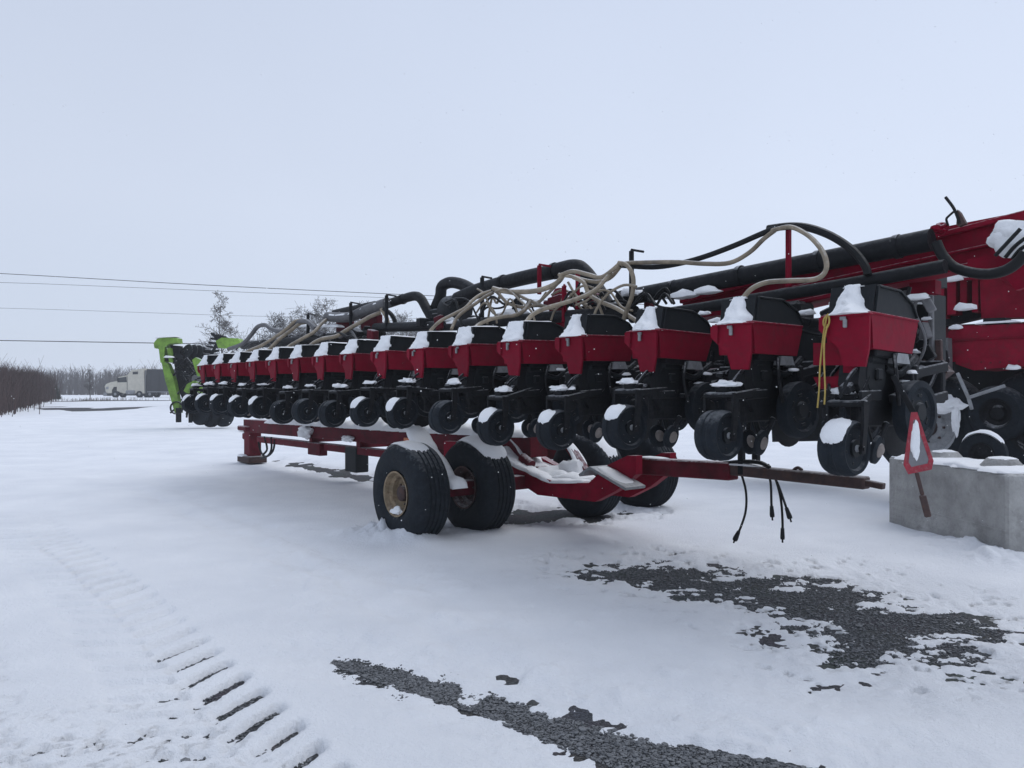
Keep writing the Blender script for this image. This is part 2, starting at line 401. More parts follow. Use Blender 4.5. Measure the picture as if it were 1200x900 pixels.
    # footprints-like scuffs between track and planter
    cx, cy = (-3.2, 7.6)
    h = h + .024 * sstep(.25, .7, fbm(x, y, 4.5, 4, 61)) * np.exp(-(((q + 1.4) / .8) ** 2)) * sstep(10, 2, s)
    # drift humps: at the near tyre, at the block
    for (mx_, my_, r_, a_) in ((*Gp(452, 636), .22, .17), (*Gp(488, 641), .2, .11), (*Gp(425, 632), .28, .08), (*Gp(520, 628), .3, .05), (*Gp(1120, 645), .5, .05), (*Gp(1175, 665), .4, .06), (*Gp(1130, 652), .15, .06), (*Gp(1155, 664), .15, .05)):
        h = h + a_ * np.exp(-((x - mx_) ** 2 + (y - my_) ** 2) / r_ ** 2) * (1 + .45 * nz + .25 * nzf)
    # far field: strips of the old track and stubble showing
    for P_ in ([(38, 477), (60, 476.6), (100, 477.2), (110, 478.5), (145, 477), (180, 476.4), (150, 478), (110, 480.2), (80, 479.2), (40, 478.6)], [(45, 472.2), (110, 471.4), (205, 471.2), (205, 472), (110, 472.4), (60, 472.8)]):
        pp = [Gp(a, b, .35) for a, b in P_]
        h = np.where(y > 25, h - .22 * sstep(.5, -.5, sdf(pp, x, y) + .9 * fbm(x * .35, y * .15, 1., 3, 88)), h)
    return h
HZ = snow_height(GX, GY) + terrain(GY)
def grid_obj(name, X, Y, Z, m):
    ny, nx = X.shape
    me = bpy.data.meshes.new(name)
    co = np.stack([X, Y, Z], -1).reshape(-1, 3).astype(np.float32)
    idx = np.arange(nx * ny).reshape(ny, nx)
    f = np.stack([idx[:-1, :-1], idx[:-1, 1:], idx[1:, 1:], idx[1:, :-1]], -1).reshape(-1, 4)
    me.vertices.add(len(co)); me.vertices.foreach_set('co', co.ravel())
    me.loops.add(f.size); me.loops.foreach_set('vertex_index', f.ravel().astype(np.int32))
    me.polygons.add(len(f)); me.polygons.foreach_set('loop_start', np.arange(0, f.size, 4, dtype=np.int32))
    me.polygons.foreach_set('use_smooth', np.ones(len(f), bool))
    me.materials.append(m); me.update(calc_edges=True); me.validate()
    o = bpy.data.objects.new(name, me); C.objects.link(o); return o
def ground_snow_mat():
    m = bpy.data.materials.new('ground_snow'); m.use_nodes = True; n, l = m.node_tree.nodes, m.node_tree.links
    p = n['Principled BSDF']; p.inputs['Roughness'].default_value = .85; p.inputs['Specular IOR Level'].default_value = .15
    t = n.new('ShaderNodeTexCoord')
    a = n.new('ShaderNodeTexNoise'); a.inputs['Scale'].default_value = .9; a.inputs['Detail'].default_value = 8; a.inputs['Roughness'].default_value = .6
    l.new(t.outputs['Object'], a.inputs['Vector'])
    r = n.new('ShaderNodeValToRGB'); l.new(a.outputs['Fac'], r.inputs[0])
    r.color_ramp.elements[0].position = .3; r.color_ramp.elements[0].color = (.735, .76, .80, 1)
    r.color_ramp.elements[1].position = .65; r.color_ramp.elements[1].color = (.83, .85, .88, 1)
    l.new(r.outputs[0], p.inputs['Base Color'])
    b = n.new('ShaderNodeTexNoise'); b.inputs['Scale'].default_value = 38; b.inputs['Detail'].default_value = 9; b.inputs['Roughness'].default_value = .7
    l.new(t.outputs['Object'], b.inputs['Vector'])
    bp = n.new('ShaderNodeBump'); bp.inputs['Strength'].default_value = .9; bp.inputs['Distance'].default_value = .02
    l.new(b.outputs['Fac'], bp.inputs['Height']); l.new(bp.outputs[0], p.inputs['Normal'])
    return m
def gravel_mat():
    m = bpy.data.materials.new('wet_gravel'); m.use_nodes = True; n, l = m.node_tree.nodes, m.node_tree.links
    p = n['Principled BSDF']; p.inputs['Roughness'].default_value = .8
    t = n.new('ShaderNodeTexCoord')
    v = n.new('ShaderNodeTexVoronoi'); v.inputs['Scale'].default_value = 80; l.new(t.outputs['Object'], v.inputs['Vector'])
    s = n.new('ShaderNodeSeparateColor'); l.new(v.outputs['Color'], s.inputs[0])
    r = n.new('ShaderNodeValToRGB'); l.new(s.outputs[0], r.inputs[0])
    r.color_ramp.elements[0].color = (.022, .025, .029, 1); r.color_ramp.elements[1].color = (.115, .118, .125, 1)
    a = n.new('ShaderNodeTexNoise'); a.inputs['Scale'].default_value = 2.5; a.inputs['Detail'].default_value = 6; l.new(t.outputs['Object'], a.inputs['Vector'])
    q = n.new('ShaderNodeMixRGB'); q.blend_type = 'MULTIPLY'; q.inputs[0].default_value = .6
    l.new(r.outputs[0], q.inputs[1]); l.new(a.outputs['Color'], q.inputs[2]); l.new(q.outputs[0], p.inputs['Base Color'])
    bp = n.new('ShaderNodeBump'); bp.inputs['Strength'].default_value = .9; bp.inputs['Distance'].default_value = .02; bp.invert = True
    l.new(v.outputs['Distance'], bp.inputs['Height']); l.new(bp.outputs[0], p.inputs['Normal'])
    return m
tag(grid_obj('snow_ground', GX, GY, HZ, ground_snow_mat()), kind='structure')
gys = np.concatenate([np.arange(-32, 120, 2.), np.geomspace(120, 455, 30)]); gxs = np.linspace(-460, 460, 60)
GX2, GY2 = np.meshgrid(gxs, gys)
tag(grid_obj('gravel_ground', GX2, GY2, terrain(GY2) + 0., gravel_mat()), kind='structure')

# loose stones on the bare gravel: far past 300 of a kind
def stones():
    g = np.random.default_rng(5); V_ = []; F_ = []
    base = bmesh.new(); bmesh.ops.create_icosphere(base, subdivisions=1, radius=1)
    bv = np.array([v.co[:] for v in base.verts]); bf = np.array([[v.index for v in f.verts] for f in base.faces]); base.free()
    P_ = []
    for poly, n, pad in ((strip, 26000, .05), (patch, 26000, .1)):
        a = np.array(poly); lo = a.min(0) - pad; hi = a.max(0) + pad
        pts = g.uniform(lo, hi, (n * 3, 2)); d = sdf(poly, pts[:, 0], pts[:, 1]); P_.append(pts[d < pad * .3][:n])
    pts = g.uniform((-2.6, 3.0), (-.3, 4.6), (16000, 2)); P_.append(pts)
    pts = np.concatenate(P_)
    h = snow_height(pts[:, 0], pts[:, 1]); pts = pts[h < .006]
    n = len(pts); s = g.gamma(2.2, .0016, n) + .0022
    ang = g.uniform(0, 6.28, n); sc = g.uniform(.6, 1.3, (n, 3)); jit = g.uniform(.75, 1.2, (n, len(bv), 1))
    v = bv[None] * jit * (s[:, None] * sc)[:, None, :]
    c, si = np.cos(ang)[:, None], np.sin(ang)[:, None]
    x = v[..., 0] * c - v[..., 1] * si + pts[:, :1]; y = v[..., 0] * si + v[..., 1] * c + pts[:, 1:]
    z = v[..., 2] * .7 + s[:, None] * .35
    co = np.stack([x, y, z], -1).reshape(-1, 3); f = (bf[None] + (np.arange(n) * len(bv))[:, None, None]).reshape(-1, 3)
    me = bpy.data.meshes.new('gravel_stones'); me.from_pydata(co.tolist(), [], f.tolist()); me.materials.append(M['stone'])
    o = bpy.data.objects.new('gravel_stones', me); C.objects.link(o)
    tag(o, 'loose dark grey gravel stones lying where the snow has melted', 'gravel', kind='stuff')
stones()

# ------------------------------------------------------------------ the red planter: sixteen row units on one long toolbar
planter = thing('seed_planter', 'long red and black planter with a row of snow capped hoppers and tangled hoses', 'planter', ORG, ANG)
VF = -1.866                               # plane of the hoppers' rear faces
U1 = 4.82; PITCH = .762
HB = 2.04                                 # height where black lid meets red hopper
wheel_px = [(999, 528), (843, 510), (730, 501), (650, 503), (580, 500), (517, 488), (463, 483), (422, 483), (387, 485), (355, 482), (325, 482)]

def unit_frame(var):
    b = MB(); r = random.Random(var)
    b.box((0, .30, 1.60 - HB), (.05, .50, .42), bev=.01)                       # shank plate
    b.box((0, .33, -.21), (.22, .48, .06), bev=.01)                            # hopper saddle
    b.prism([(.02, -.20), (.14, -.20), (.20, -.52), (.10, -.58), (-.02, -.40)], -.06, .06, 'yz')
    for sx_ in (-.13, .13):
        b.bar((sx_, .52, -.33), (sx_, 1.06, -.26), .025, .06)                   # parallel arms
        b.bar((sx_, .52, -.52), (sx_, 1.06, -.45), .025, .06)
        b.tube([(sx_ * .6, .45, -.30), (sx_ * .9, .75, -.42), (sx_ * .7, 1.0, -.30)], .012, 6)
    b.box((0, .55, -.44), (.31, .05, .34), bev=.01)
    b.box((0, 1.05, -.36), (.24, .06, .28), bev=.01)
    b.tube([(0, .6, -.46), (0, 1.0, -.28)], .035, 8, smooth=False)             # down force spring / ram
    # closing arm towards the rear wheel
    b.bar((-.07, .24, -.46), (-.07, -.02, -.47), .02, .06); b.bar((.07, .24, -.46), (.07, -.02, -.47), .02, .06)
    b.box((0, .02, -.40), (.07, .20, .05), (R(25), 0, 0), .01)
    b.tube([(.03, .05, -.30), (.05, -.10, -.36), (.02, -.16, -.48)], .012, 6)
    b.tube([(-.07, .20, -.22), (-.13, .05, -.34), (-.10, -.05, -.48)], .01, 6)
    b.tube([(.12, .30, -.22), (.17, .22, -.36), (.15, .30, -.52)], .012, 6)
    for _ in range(5):                                                          # brackets, bolts, clevises
        b.box((r.uniform(-.14, .14), r.uniform(-.02, .5), r.uniform(-.62, -.28)), (r.uniform(.03, .08), r.uniform(.03, .1), r.uniform(.03, .09)), (r.uniform(-.5, .5), 0, r.uniform(-.5, .5)), .006)
    b.bar((.09, .28, -.62), (.06, .20, -.78), .03, .03); b.bar((-.09, .28, -.62), (-.06, .20, -.78), .03, .03)
    return b
def hopper_mb():
    b = MB(); z0 = -.20
    b.prism([(-.035, 0), (-.015, -.06), (.0, z0), (.52, z0 - .005), (.595, -.03), (.595, 0)], -.135, .135, 'yz')
    b.box((0, .28, .0), (.285, .64, .016), bev=.004)                            # rolled lip
    # rear panel with its stepped foot
    b.prism([(-.150, -.012), (-.150, -.095), (-.040, -.195), (-.010, -.30), (.115, -.305), (.135, -.20), (.137, -.012)], -.055, -.036, 'xz')
    b.prism([(-.150, -.012), (-.150, -.085), (-.10, -.125), (-.095, -.012)], -.075, -.055, 'xz')
    b.box((0, -.045, -.008), (.29, .05, .012), bev=.003)
    return b
def lid_mb():
    b = MB()
    b.prism([(.0, .008), (.03, .168), (.33, .172), (.50, .112), (.585, .03), (.585, .008)], -.128, .128, 'yz')
    for s_ in (-1, 1):                                                          # raised edge strips on both cheeks
        x = s_ * .131
        for (a, c) in (((.012, .012), (.038, .162)), ((.035, .162), (.33, .165)), ((.33, .165), (.50, .107)), ((.50, .107), (.578, .03))):
            b.bar((x, a[0] + .012, a[1]), (x, c[0] + .012, c[1]), .012, .022, bev=.002, up=(1, 0, 0))
    b.box((0, .25, .175), (.10, .16, .012), bev=.004)
    return b
def snow_front(kind, seed):
    """snow packed against the lid's rear face; kind 0 = narrow bell, 1 = full width"""
    b = MB(); A, B = 14, 12; top = []; bot = []
    for i in range(A + 1):
        s = i / A; z = -.004 + .180 * s
        hw = (.045 + .085 * (1 - s) ** 1.6) if kind == 0 else (.128 - .035 * s ** 2)
        dep = (.024 + .10 * (1 - s) ** 1.5) if kind == 0 else (.014 + .085 * (1 - s) ** 1.3)
        for j in range(B + 1):
            t = j / B * 2 - 1; no = hash_noise((s * 3 + seed * 2.7, t * 2, seed), 1.4); n2 = hash_noise((s * 9, t * 6, seed * 1.9), 1.3)
            x = t * hw * (1 + .22 * no) + (.0 if kind else .02 * hash_noise((s * 2, seed, 0), 1.5))
            d = dep * (1 - abs(t) ** 3) * (1 + .3 * no + .2 * n2)
            yf = .032 * s
            top.append((x, yf - d - .004, z + .006 * n2)); bot.append((x, yf + .012, z))
    fs = [(i * (B + 1) + j, i * (B + 1) + j + 1, (i + 1) * (B + 1) + j + 1, (i + 1) * (B + 1) + j) for i in range(A) for j in range(B)]
    b.add(top, fs); b.add(bot, [f[::-1] for f in fs])
    # close the rim
    n = (A + 1) * (B + 1)
    rim = [j for j in range(B + 1)] + [i * (B + 1) + B for i in range(1, A + 1)] + [A * (B + 1) + j for j in range(B - 1, -1, -1)] + [i * (B + 1) for i in range(A - 1, 0, -1)]
    o = 0
    b.f += [(rim[k], rim[k] + n, rim[(k + 1) % len(rim)] + n, rim[(k + 1) % len(rim)]) for k in range(len(rim))]; b.m += [0] * len(rim)
    return b
def snow_top(kind, seed):
    h = .012 if kind == 0 else .020
    b = MB()
    pts = [(0, .02, .168), (0, .33, .174)] + ([(0, .50, .114), (0, .58, .035)] if kind == 1 else [(0, .44, .136)])
    b.ridge(pts, .17 if kind == 0 else .255, h, seed, .035, .3); return b
def press_wheel():
    b = MB(); Rw = .158; W = .165
    b.lathe([(.05, -W * .36), (.118, -W * .36), (.128, -W * .46), (.145, -W * .50), (Rw, -W * .36), (Rw + .004, -W * .12), (Rw - .003, -W * .08), (Rw - .003, W * .08), (Rw + .004, W * .12), (Rw, W * .36), (.145, W * .5), (.128, W * .46), (.118, W * .36), (.05, W * .36)], (0, 0, 0), 'x', 32)
    b.lathe([(0, -.075), (.05, -.075), (.05, -.055), (.115, -.05), (.115, .05), (.05, .055), (.05, .075), (0, .075)], (0, 0, 0), 'x', 24, 1)
    for k in range(5):
        a = k * 2 * math.pi / 5; b.box((.056, .085 * math.cos(a), .085 * math.sin(a)), (.014, .016, .016), bev=.003, mi=1)
    b.lathe([(0, .09), (.018, .09), (.022, .07)], (0, 0, 0), 'x', 10, 2)
    return b
def gauge_wheel(side):
    b = MB(); Rw = .19; W = .095
    b.lathe([(.06, -W * .3), (.135, -W * .3), (.15, -W * .5), (Rw, -W * .42), (Rw + .004, 0), (Rw, W * .42), (.15, W * .5), (.135, W * .3), (.06, W * .25)], (0, 0, 0), 'x', 32)
    b.lathe([(0, -.03), (.06, -.03), (.14, -.01), (.14, .01), (.06, .028), (.05, .045), (0, .045)], (0, 0, 0), 'x', 24, 1)
    for k in range(6):
        a = k * math.pi / 3; b.box((.026, .10 * math.cos(a), .10 * math.sin(a)), (.012, .02, .045), (-a + math.pi / 2 if 0 else a, 0, 0), .003, mi=1)
    return b
def closing_wheel():
    b = MB()
    b.lathe([(.03, -.018), (.065, -.02), (.086, -.01), (.086, .01), (.065, .02), (.03, .018)], (0, 0, 0), 'x', 24)
    b.lathe([(0, -.03), (.04, -.028), (.048, -.012), (.048, .012), (.04, .028), (.018, .04), (0, .04)], (0, 0, 0), 'x', 16, 1)
    return b
def meter_mb(seed):
    b = MB()
    b.lathe([(0, -.075), (.11, -.075), (.135, -.05), (.14, .04), (.12, .065), (0, .07)], (.0, .20, -.34), 'x', 24)
    b.box((.0, .20, -.235), (.16, .20, .10), bev=.02)
    b.box((.075, .20, -.34), (.03, .07, .07), bev=.01)
    b.tube([(.06, .32, -.30), (.10, .42, -.33), (.12, .50, -.28), (.11, .62, -.22)], .022, 8)
    b.prism([(.32, -.21), (.46, -.21), (.49, -.27), (.30, -.27)], .085, .135, 'yz', 1)      # pale moulded shroud
    b.tube([(.0, .20, -.47), (-.01, .22, -.62), (.0, .26, -.74)], .02, 8)
    return b

mesh_cache = {}
def cached(key, fn):
    if key not in mesh_cache: mesh_cache[key] = fn()
    return mesh_cache[key]
def part(name, me, parent, loc=(0, 0, 0), rot=(0, 0, 0)):
    o = bpy.data.objects.new(name, me); C.objects.link(o); o.parent = parent; o.location = loc; o.rotation_euler = rot; return o
press_snow = {0, 2, 3, 4, 6, 7, 11, 12, 13, 14, 15}
def row_unit(k, parent, x, y, z, flip=False, bare=False):
    r = random.Random(100 + k)
    u = part('row_unit', cached(('f', k % 4), lambda: unit_frame(k % 4).mesh('row_unit', M['steel'])), parent, (x, y, z), (R(r.uniform(-1.6, 1.6)), R(r.uniform(-1.2, 1.2)), R(r.uniform(-1.5, 1.5))))
    part('seed_meter', cached('meter', lambda: meter_mb(1).mesh('seed_meter', [M['black'], M['grey']])), u)
    dz = [-.04, 0, .03, -.02, .02][k % 5] if bare else 0
    for s_ in (-1, 1):
        part('gauge_wheel', cached(('g', s_), lambda: gauge_wheel(s_).mesh('gauge_wheel', [M['rubber'], M['black']])), u, (s_ * .155 + .0, .50 + r.uniform(-.02, .02), -.56 + r.uniform(-.025, .025)), (r.uniform(0, 6), 0, R(-5) * s_))
    for s_ in (-1, 1):
        part('closing_wheel', cached('c', lambda: closing_wheel().mesh('closing_wheel', [M['rubber'], M['hub']])), u, (s_ * .055, .20 + r.uniform(-.02, .03), -.78 + r.uniform(-.01, .01)), (r.uniform(0, 6), R(12) * s_, R(6) * s_))
    if bare: return u
    if k < len(wheel_px): wz = Lp(*wheel_px[k], VF - .22).z - z; wy = -.22 if k else -.06
    else: wz = 1.36 - z + r.uniform(-.03, .03); wy = -.22
    part('press_wheel', cached('p', lambda: press_wheel().mesh('press_wheel', [M['rubber'], M['black'], M['grey']])), u, (0, wy, wz), (r.uniform(0, 6), 0, r.uniform(-.06, .06)))
    # fork of the press wheel
    f = MB()
    for s_ in (-1, 1):
        f.prism([(wy - .022, wz - .03), (wy + .022, wz - .03), (wy + .055, wz + .15), (wy + .06, wz + .26), (wy + .0, wz + .27), (wy + .0, wz + .13)], s_ * .105 - .009, s_ * .105 + .009, 'yz')
        f.bar((s_ * .085, wy + .03, wz + .245), (s_ * .06, .16, -.44 + r.uniform(-.02, .02)), .025, .05)
    f.box((0, wy + .03, wz + .255), (.22, .07, .035), (R(8), 0, 0), .008)
    f.box((r.uniform(-.03, .03), wy + .08, wz + .30), (.09, .12, .05), (R(r.uniform(0, 30)), 0, R(r.uniform(-15, 15))), .008)
    f.tube([(.05, wy + .05, wz + .28), (.06, wy + .16, wz + .40), (.03, .14, -.26)], .011, 6)
    f.tube([(-.12, wy, wz), (.12, wy, wz)], .014, 8, smooth=False)
    f.build('wheel_fork', M['steel'], u)
    part('hopper', cached('h', lambda: hopper_mb().mesh('hopper', M['red'])), u)
    lid = part('hopper_lid', cached('l', lambda: lid_mb().mesh('hopper_lid', M['black'])), u, (0, 0, .002), (R(r.uniform(-1.5, 1)), R(r.uniform(-1, 1)), R(r.uniform(-1.2, 1.2))))
    b = MB(); b.box((-.01 + r.uniform(-.02, .02), -.072, -.055), (.022, .018, .05), (0, 0, r.uniform(-.3, .3)), .004); b.box((-.01, -.065, -.025), (.035, .014, .02), bev=.003)
    b.build('latch', M['grey'], u)
    kind = 0 if k < 4 else 1
    part('snow_cap', cached(('st', k), lambda: snow_top(kind, k * 1.7 + 1).mesh('snow_cap', M['snow'], 60)), u)
    part('snow_pile', cached(('sf', k), lambda: snow_front(kind, k * 1.3 + 1).mesh('snow_pile', M['snow'], 60)), u)
    if k in press_snow:
        b = MB(); b.arc_snow((0, wy, wz), .160, .15, 15 + r.uniform(-10, 10), 78 + r.uniform(-8, 14), .028, 'x', k); b.build('snow_patch', M['snow'], u, angle=60)
    b = MB()                                                    # clumps on arm, brackets and wheel tops
    b.blob((r.uniform(-.03, .03), wy + .07, wz + .315), (r.uniform(.07, .105), r.uniform(.055, .085), r.uniform(.025, .045)), k * 1.3, .6, 3, True)
    b.build('snow_clump', M['snow'], u, angle=60)
    if k % 3 != 1:
        b = MB(); b.blob((.105, .50, -.375), (.04, .075, .014), k + 40, .4, 2, True); b.build('snow_clump', M['snow'], u, angle=60)
    b = MB(); b.blob((.155, .53 + r.uniform(-.2, .05), -.30 + r.uniform(-.04, .04)), (.03, .05, .02), k + 60, .4, 2, True); b.build('snow_clump', M['snow'], u, angle=60)
    return u
for k in range(16):
    row_unit(k, planter, U1 - k * PITCH, VF, HB)

# toolbar and the long tubes above it
TY = VF + 1.15
xe = Lp(1078, 400, TY).x; MB().box((xe - 6.1, TY, 1.70), (12.2, .18, .18), bev=.012).build('toolbar', M['rail'], planter)
b = MB(); b.tube([Lp(x, y, -.95) for x, y in ((440, 384), (545, 381))], .062, 12, smooth=False); b.build('air_manifold', M['pipe'], planter)
b = MB(); b.tube([Lp(x, y, -1.05) for x, y in ((740, 373), (820, 361), (900, 348), (1000, 332), (1108, 312))], .045, 12, smooth=False); b.build('air_manifold', M['pipe'], planter)
b = MB(); b.tube([Lp(x, y, -1.05) for x, y in ((545, 380), (640, 372), (745, 366))], .06, 12, smooth=False); b.build('air_manifold', M['pipe'], planter)
b = MB(); b.tube([Lp(x, y, -.95) for x, y in ((285, 405), (360, 398), (440, 392))], .07, 12, smooth=False); b.build('air_manifold', M['pipe'], planter)
def pipe(pts, v, r, name='air_pipe', m='pipe', seg=14, smooth=True, v2=None):
    n = len(pts) - 1
    b = MB(); b.tube([Lp(x, y, v if v2 is None else v + (v2 - v) * i / n) for i, (x, y) in enumerate(pts)], r, seg, smooth=smooth)
    return b.build(name, M[m], planter)
pipe([(727, 350), (830, 331), (920, 314), (1010, 297), (1092, 281)], -.8, .075)
pipe([(536, 350), (560, 340), (600, 329), (645, 319), (672, 313), (684, 318), (696, 334), (712, 360), (722, 378)], -.8, .08)
pipe([(560, 344), (543, 334), (528, 331), (518, 336), (516, 347), (509, 364), (504, 378)], -.7, .072)
b = MB(); c = Lp(533, 364, -.75); b.lathe([(0, -.14), (.17, -.14), (.19, -.1), (.19, .1), (.17, .14), (0, .14)], c, 'x', 20); b.box(c + Vector((-.28, .05, -.05)), (.35, .25, .2), bev=.02); b.build('fan_housing', M['black'], planter)
pipe([(440, 360), (455, 356), (470, 351), (485, 347), (493, 350), (500, 362), (508, 376)], -.8, .062)
pipe([(392, 367), (415, 362), (440, 357)], -.6, .055)
pipe([(384, 371), (397, 372), (412, 371), (428, 364), (454, 355)], -.9, .075, 'snowy_pipe', 'dullrim')
b = MB(); b.ridge([Lp(x, y, -.9) for x, y in ((384, 369), (397, 370), (412, 369), (428, 362), (454, 353))], .13, .03, 5); b.build('snow_strip', M['snow'], planter, angle=60)
for i in range(16):                        # row of coulters on the bar's far side, between the units
    r = random.Random(i); b = MB(); x0 = U1 - (i + .5) * PITCH + r.uniform(-.05, .05); y0 = TY + .25
    b.box((x0, y0, 1.62), (.07, .10, .50), (r.uniform(-.1, .1), 0, 0), .01); b.box((x0, TY + .1, 1.78), (.2, .3, .12), bev=.02); b.bar((x0 + .05, y0, 1.5), (x0 + .05, y0 - .15, 1.30), .03, .08)
    b.tube([(x0 - .1, y0, 1.95), (x0 - .05, y0 - .1, 1.7), (x0 + .08, y0 - .05, 1.5)], .018, 6)
    b.build('coulter_shank', M['steel'], planter)
    b = MB(); b.lathe([(0, -.02), (.06, -.02), (.10, -.006), (.235, -.003), (.24, 0), (.235, .003), (.10, .006), (.06, .02), (0, .02)], (0, 0, 0), 'x', 28); w_ = b.build('coulter_disc', M['steel'], planter, (x0 + .07, y0 - .18, 1.38 + r.uniform(-.03, .03)))
    w_.rotation_euler = (0, 0, R(r.uniform(-6, 6)))
b = MB(); xe = Lp(1070, 400, TY + .45).x; b.box((xe - 6, TY + .45, 1.88), (12.0, .14, .50), bev=.012); b.build('rear_frame_bar', M['steel'], planter)
b = MB(); b.box((3.75, TY + .2, 1.98), (1.3, .3, .36), bev=.03); b.box((3.6, TY + .1, 2.2), (.5, .25, .2), bev=.03); b.build('drive_housing', M['black'], planter)
for (px, py, v, r_) in ((790, 339, -.8, .083), (868, 323, -.8, .083), (960, 306, -.8, .083), (1052, 289, -.8, .083), (590, 331, -.8, .088), (650, 317.5, -.8, .088), (472, 350.5, -.8, .07)):
    c = Lp(px, py, v); d = (Lp(px + 10, py - 2, v) - c).normalized(); b = MB(); b.tube([c - d * .02, c + d * .02], r_, 14, smooth=False); b.build('pipe_clamp', M['steel'], planter)
def post(px, y0, y1, w, v, m='red', tip=12):
    a, c = Lp(px, y0, v), Lp(px, y1, v); t = Lp(px + tip, y0 + 1, v)
    b = MB(); b.bar(c, a, .045, .03); b.tube([a, a + Vector((0, 0, .01)), t], .012, 6, smooth=False)
    return b.build('hose_post', M[m], planter)
for q in ((740, 294, 360, 3, -1.0, 'steel', 14), (924, 268, 336, 3, -1.0, 'red', 10), (632, 311, 345, 3, -1.0, 'red', 13), (565, 325, 372, 3, -1.1, 'steel', 11), (453, 346, 385, 3, -1.0, 'steel', 11), (411, 355, 390, 3, -1.0, 'steel', 10), (361, 368, 396, 3, -1.0, 'steel', 8), (661, 335, 378, 3, -1.1, 'red', 2), (677, 320, 370, 3, -1.0, 'red', 2)): post(*q)
# round topped red mast and red uprights of the frame
b = MB(); c = Lp(656, 375, -.7); t = Lp(656, 345, -.7)
b.tube([c - Vector((0, 0, .5)), t], .085, 14, smooth=False); b.lathe([(.0, .07), (.05, .06), (.085, 0.)], t, 'z', 14); b.build('red_mast', M['red'], planter)
for (x0, x1, y0, y1) in ((397, 412, 374, 404), (426, 445, 368, 398), (640, 648, 352, 395), (758, 764, 345, 400)):
    p0, p1 = Lp(x0, y1, -.72), Lp(x1, y0, -.72)
    MB().box(((p0.x + p1.x) / 2, -.72, (p0.z + p1.z) / 2), (abs(p1.x - p0.x), .1, abs(p1.z - p0.z)), bev=.01).build('upright', M['rail'], planter)
b = MB(); b.ridge([Lp(x, 383, -.9) for x in (345, 375, 400)], .16, .05, 9); b.build('snow_strip', M['snow'], planter, angle=60)
b = MB(); b.blob(Lp(600, 372, -.9), (.25, .12, .09), 3, .4, 3, True); b.build('snow_clump', M['snow'], planter, angle=60)
b = MB(); b.blob(Lp(640, 372, -.9), (.22, .1, .07), 4, .4, 3, True); b.build('snow_clump', M['snow'], planter, angle=60)

# the red wing boom rising towards the near end
def boom():
    v0, v1 = -.55, -.15
    top = [Lp(x, y, v0) for x, y in ((800, 354), (1100, 267), (1260, 236))]
    bot = [Lp(x, y, v0) for x, y in ((800, 374), (900, 363), (1110, 312), (1260, 285))]
    b = MB(); b.prism([(p.x, p.z) for p in top] + [(p.x, p.z) for p in bot[::-1]], v0, v1, 'xz')
    o = b.build('wing_boom', M['red'], planter)
    b = MB()                                                       # flanges proud of the web
    for a, c in ((top[0], top[2]), (bot[1], bot[3])):
        b.bar(a + Vector((0, -.02, .0)), c + Vector((0, -.02, .0)), .06, .035)
    m0, m1 = Lp(860, 352, v0), Lp(1250, 268, v0); b.bar(m0 + Vector((0, -.012, 0)), m1 + Vector((0, -.012, 0)), .03, .02)
    b.build('boom_flange', M['red'], o)
    b = MB(); b.ridge([Lp(x, y - 1.5, v0 + .12) for x, y in ((795, 352), (870, 338), (960, 314), (1010, 300))], .22, .035, 4); b.build('snow_strip', M['snow'], o, angle=60)
    g = MB(); P = [Lp(x, y, -.66) for x, y in ((1165, 262), (1225, 238), (1225, 330), (1190, 340), (1160, 300))]
    g.prism([(p.x, p.z) for p in P], -.66, -.60, 'xz'); g.build('gusset', M['red'], planter)
    s = MB(); s.blob(Lp(1190, 280, -.74), (.14, .05, .10), 8, .4, 3); s.blob(Lp(1182, 272, -.74), (.09, .05, .07), 9, .4, 3); s.build('snow_clump', M['snow'], planter, angle=60)
    for pts in ([(1166, 300), (1180, 285), (1196, 268)], [(1178, 302), (1190, 288), (1206, 276)], [(1186, 304), (1196, 292), (1210, 284)]):
        pipe(pts, -.85, .012, 'hydraulic_line', 'hoseblack', 6)
    return o
boom()
pipe([(1097, 284), (1105, 300), (1120, 314), (1150, 321), (1175, 318), (1192, 308), (1202, 296)], -.9, .033, 'hydraulic_hose', 'hoseblack')
pipe([(1108, 231), (1117, 243), (1122, 254), (1124, 262)], -.7, .010, 'bent_rod', 'hoseblack', 8)
pipe([(1111, 264), (1109, 257), (1112, 253), (1119, 247)], -.7, .008, 'bent_rod', 'hoseblack', 8)
b = MB(); P = [Lp(x, y, -.68) for x, y in ((1123, 246), (1126, 249), (1133, 262), (1125, 266), (1122, 264))]; b.prism([(p.x, p.z) for p in P], -.70, -.66, 'xz'); b.build('tab_plate', M['rust'], planter)
b = MB(); b.blob(Lp(1101, 268, -.7), (.055, .05, .035), 3, .5, 3); b.build('swivel_joint', M['red'], planter)
rq = random.Random(12)
for k in range(14):                        # lines, fittings and brackets in the tangle by the nearest unit
    px, py = rq.uniform(1040, 1092), rq.uniform(335, 400)
    pipe([(px, py), (px + rq.uniform(-12, 14), py + rq.uniform(10, 30)), (px + rq.uniform(-14, 18), py + rq.uniform(35, 60)), (px + rq.uniform(-10, 20), py + rq.uniform(60, 90))], rq.uniform(-1.2, -.5), rq.uniform(.008, .016), 'feed_line', 'hoseblack' if k % 4 else 'dullrim', 6)
for k in range(16):
    c = Lp(rq.uniform(1042, 1100), rq.uniform(335, 470), rq.uniform(-1.0, -.4)); b = MB(); b.box(c, (rq.uniform(.03, .12), rq.uniform(.04, .1), rq.uniform(.03, .14)), (0, rq.uniform(-.5, .5), rq.uniform(-.4, .4)), .006); b.build('bracket', M[('steel', 'steel', 'rust', 'dullrim', 'rail')[k % 5]], planter)
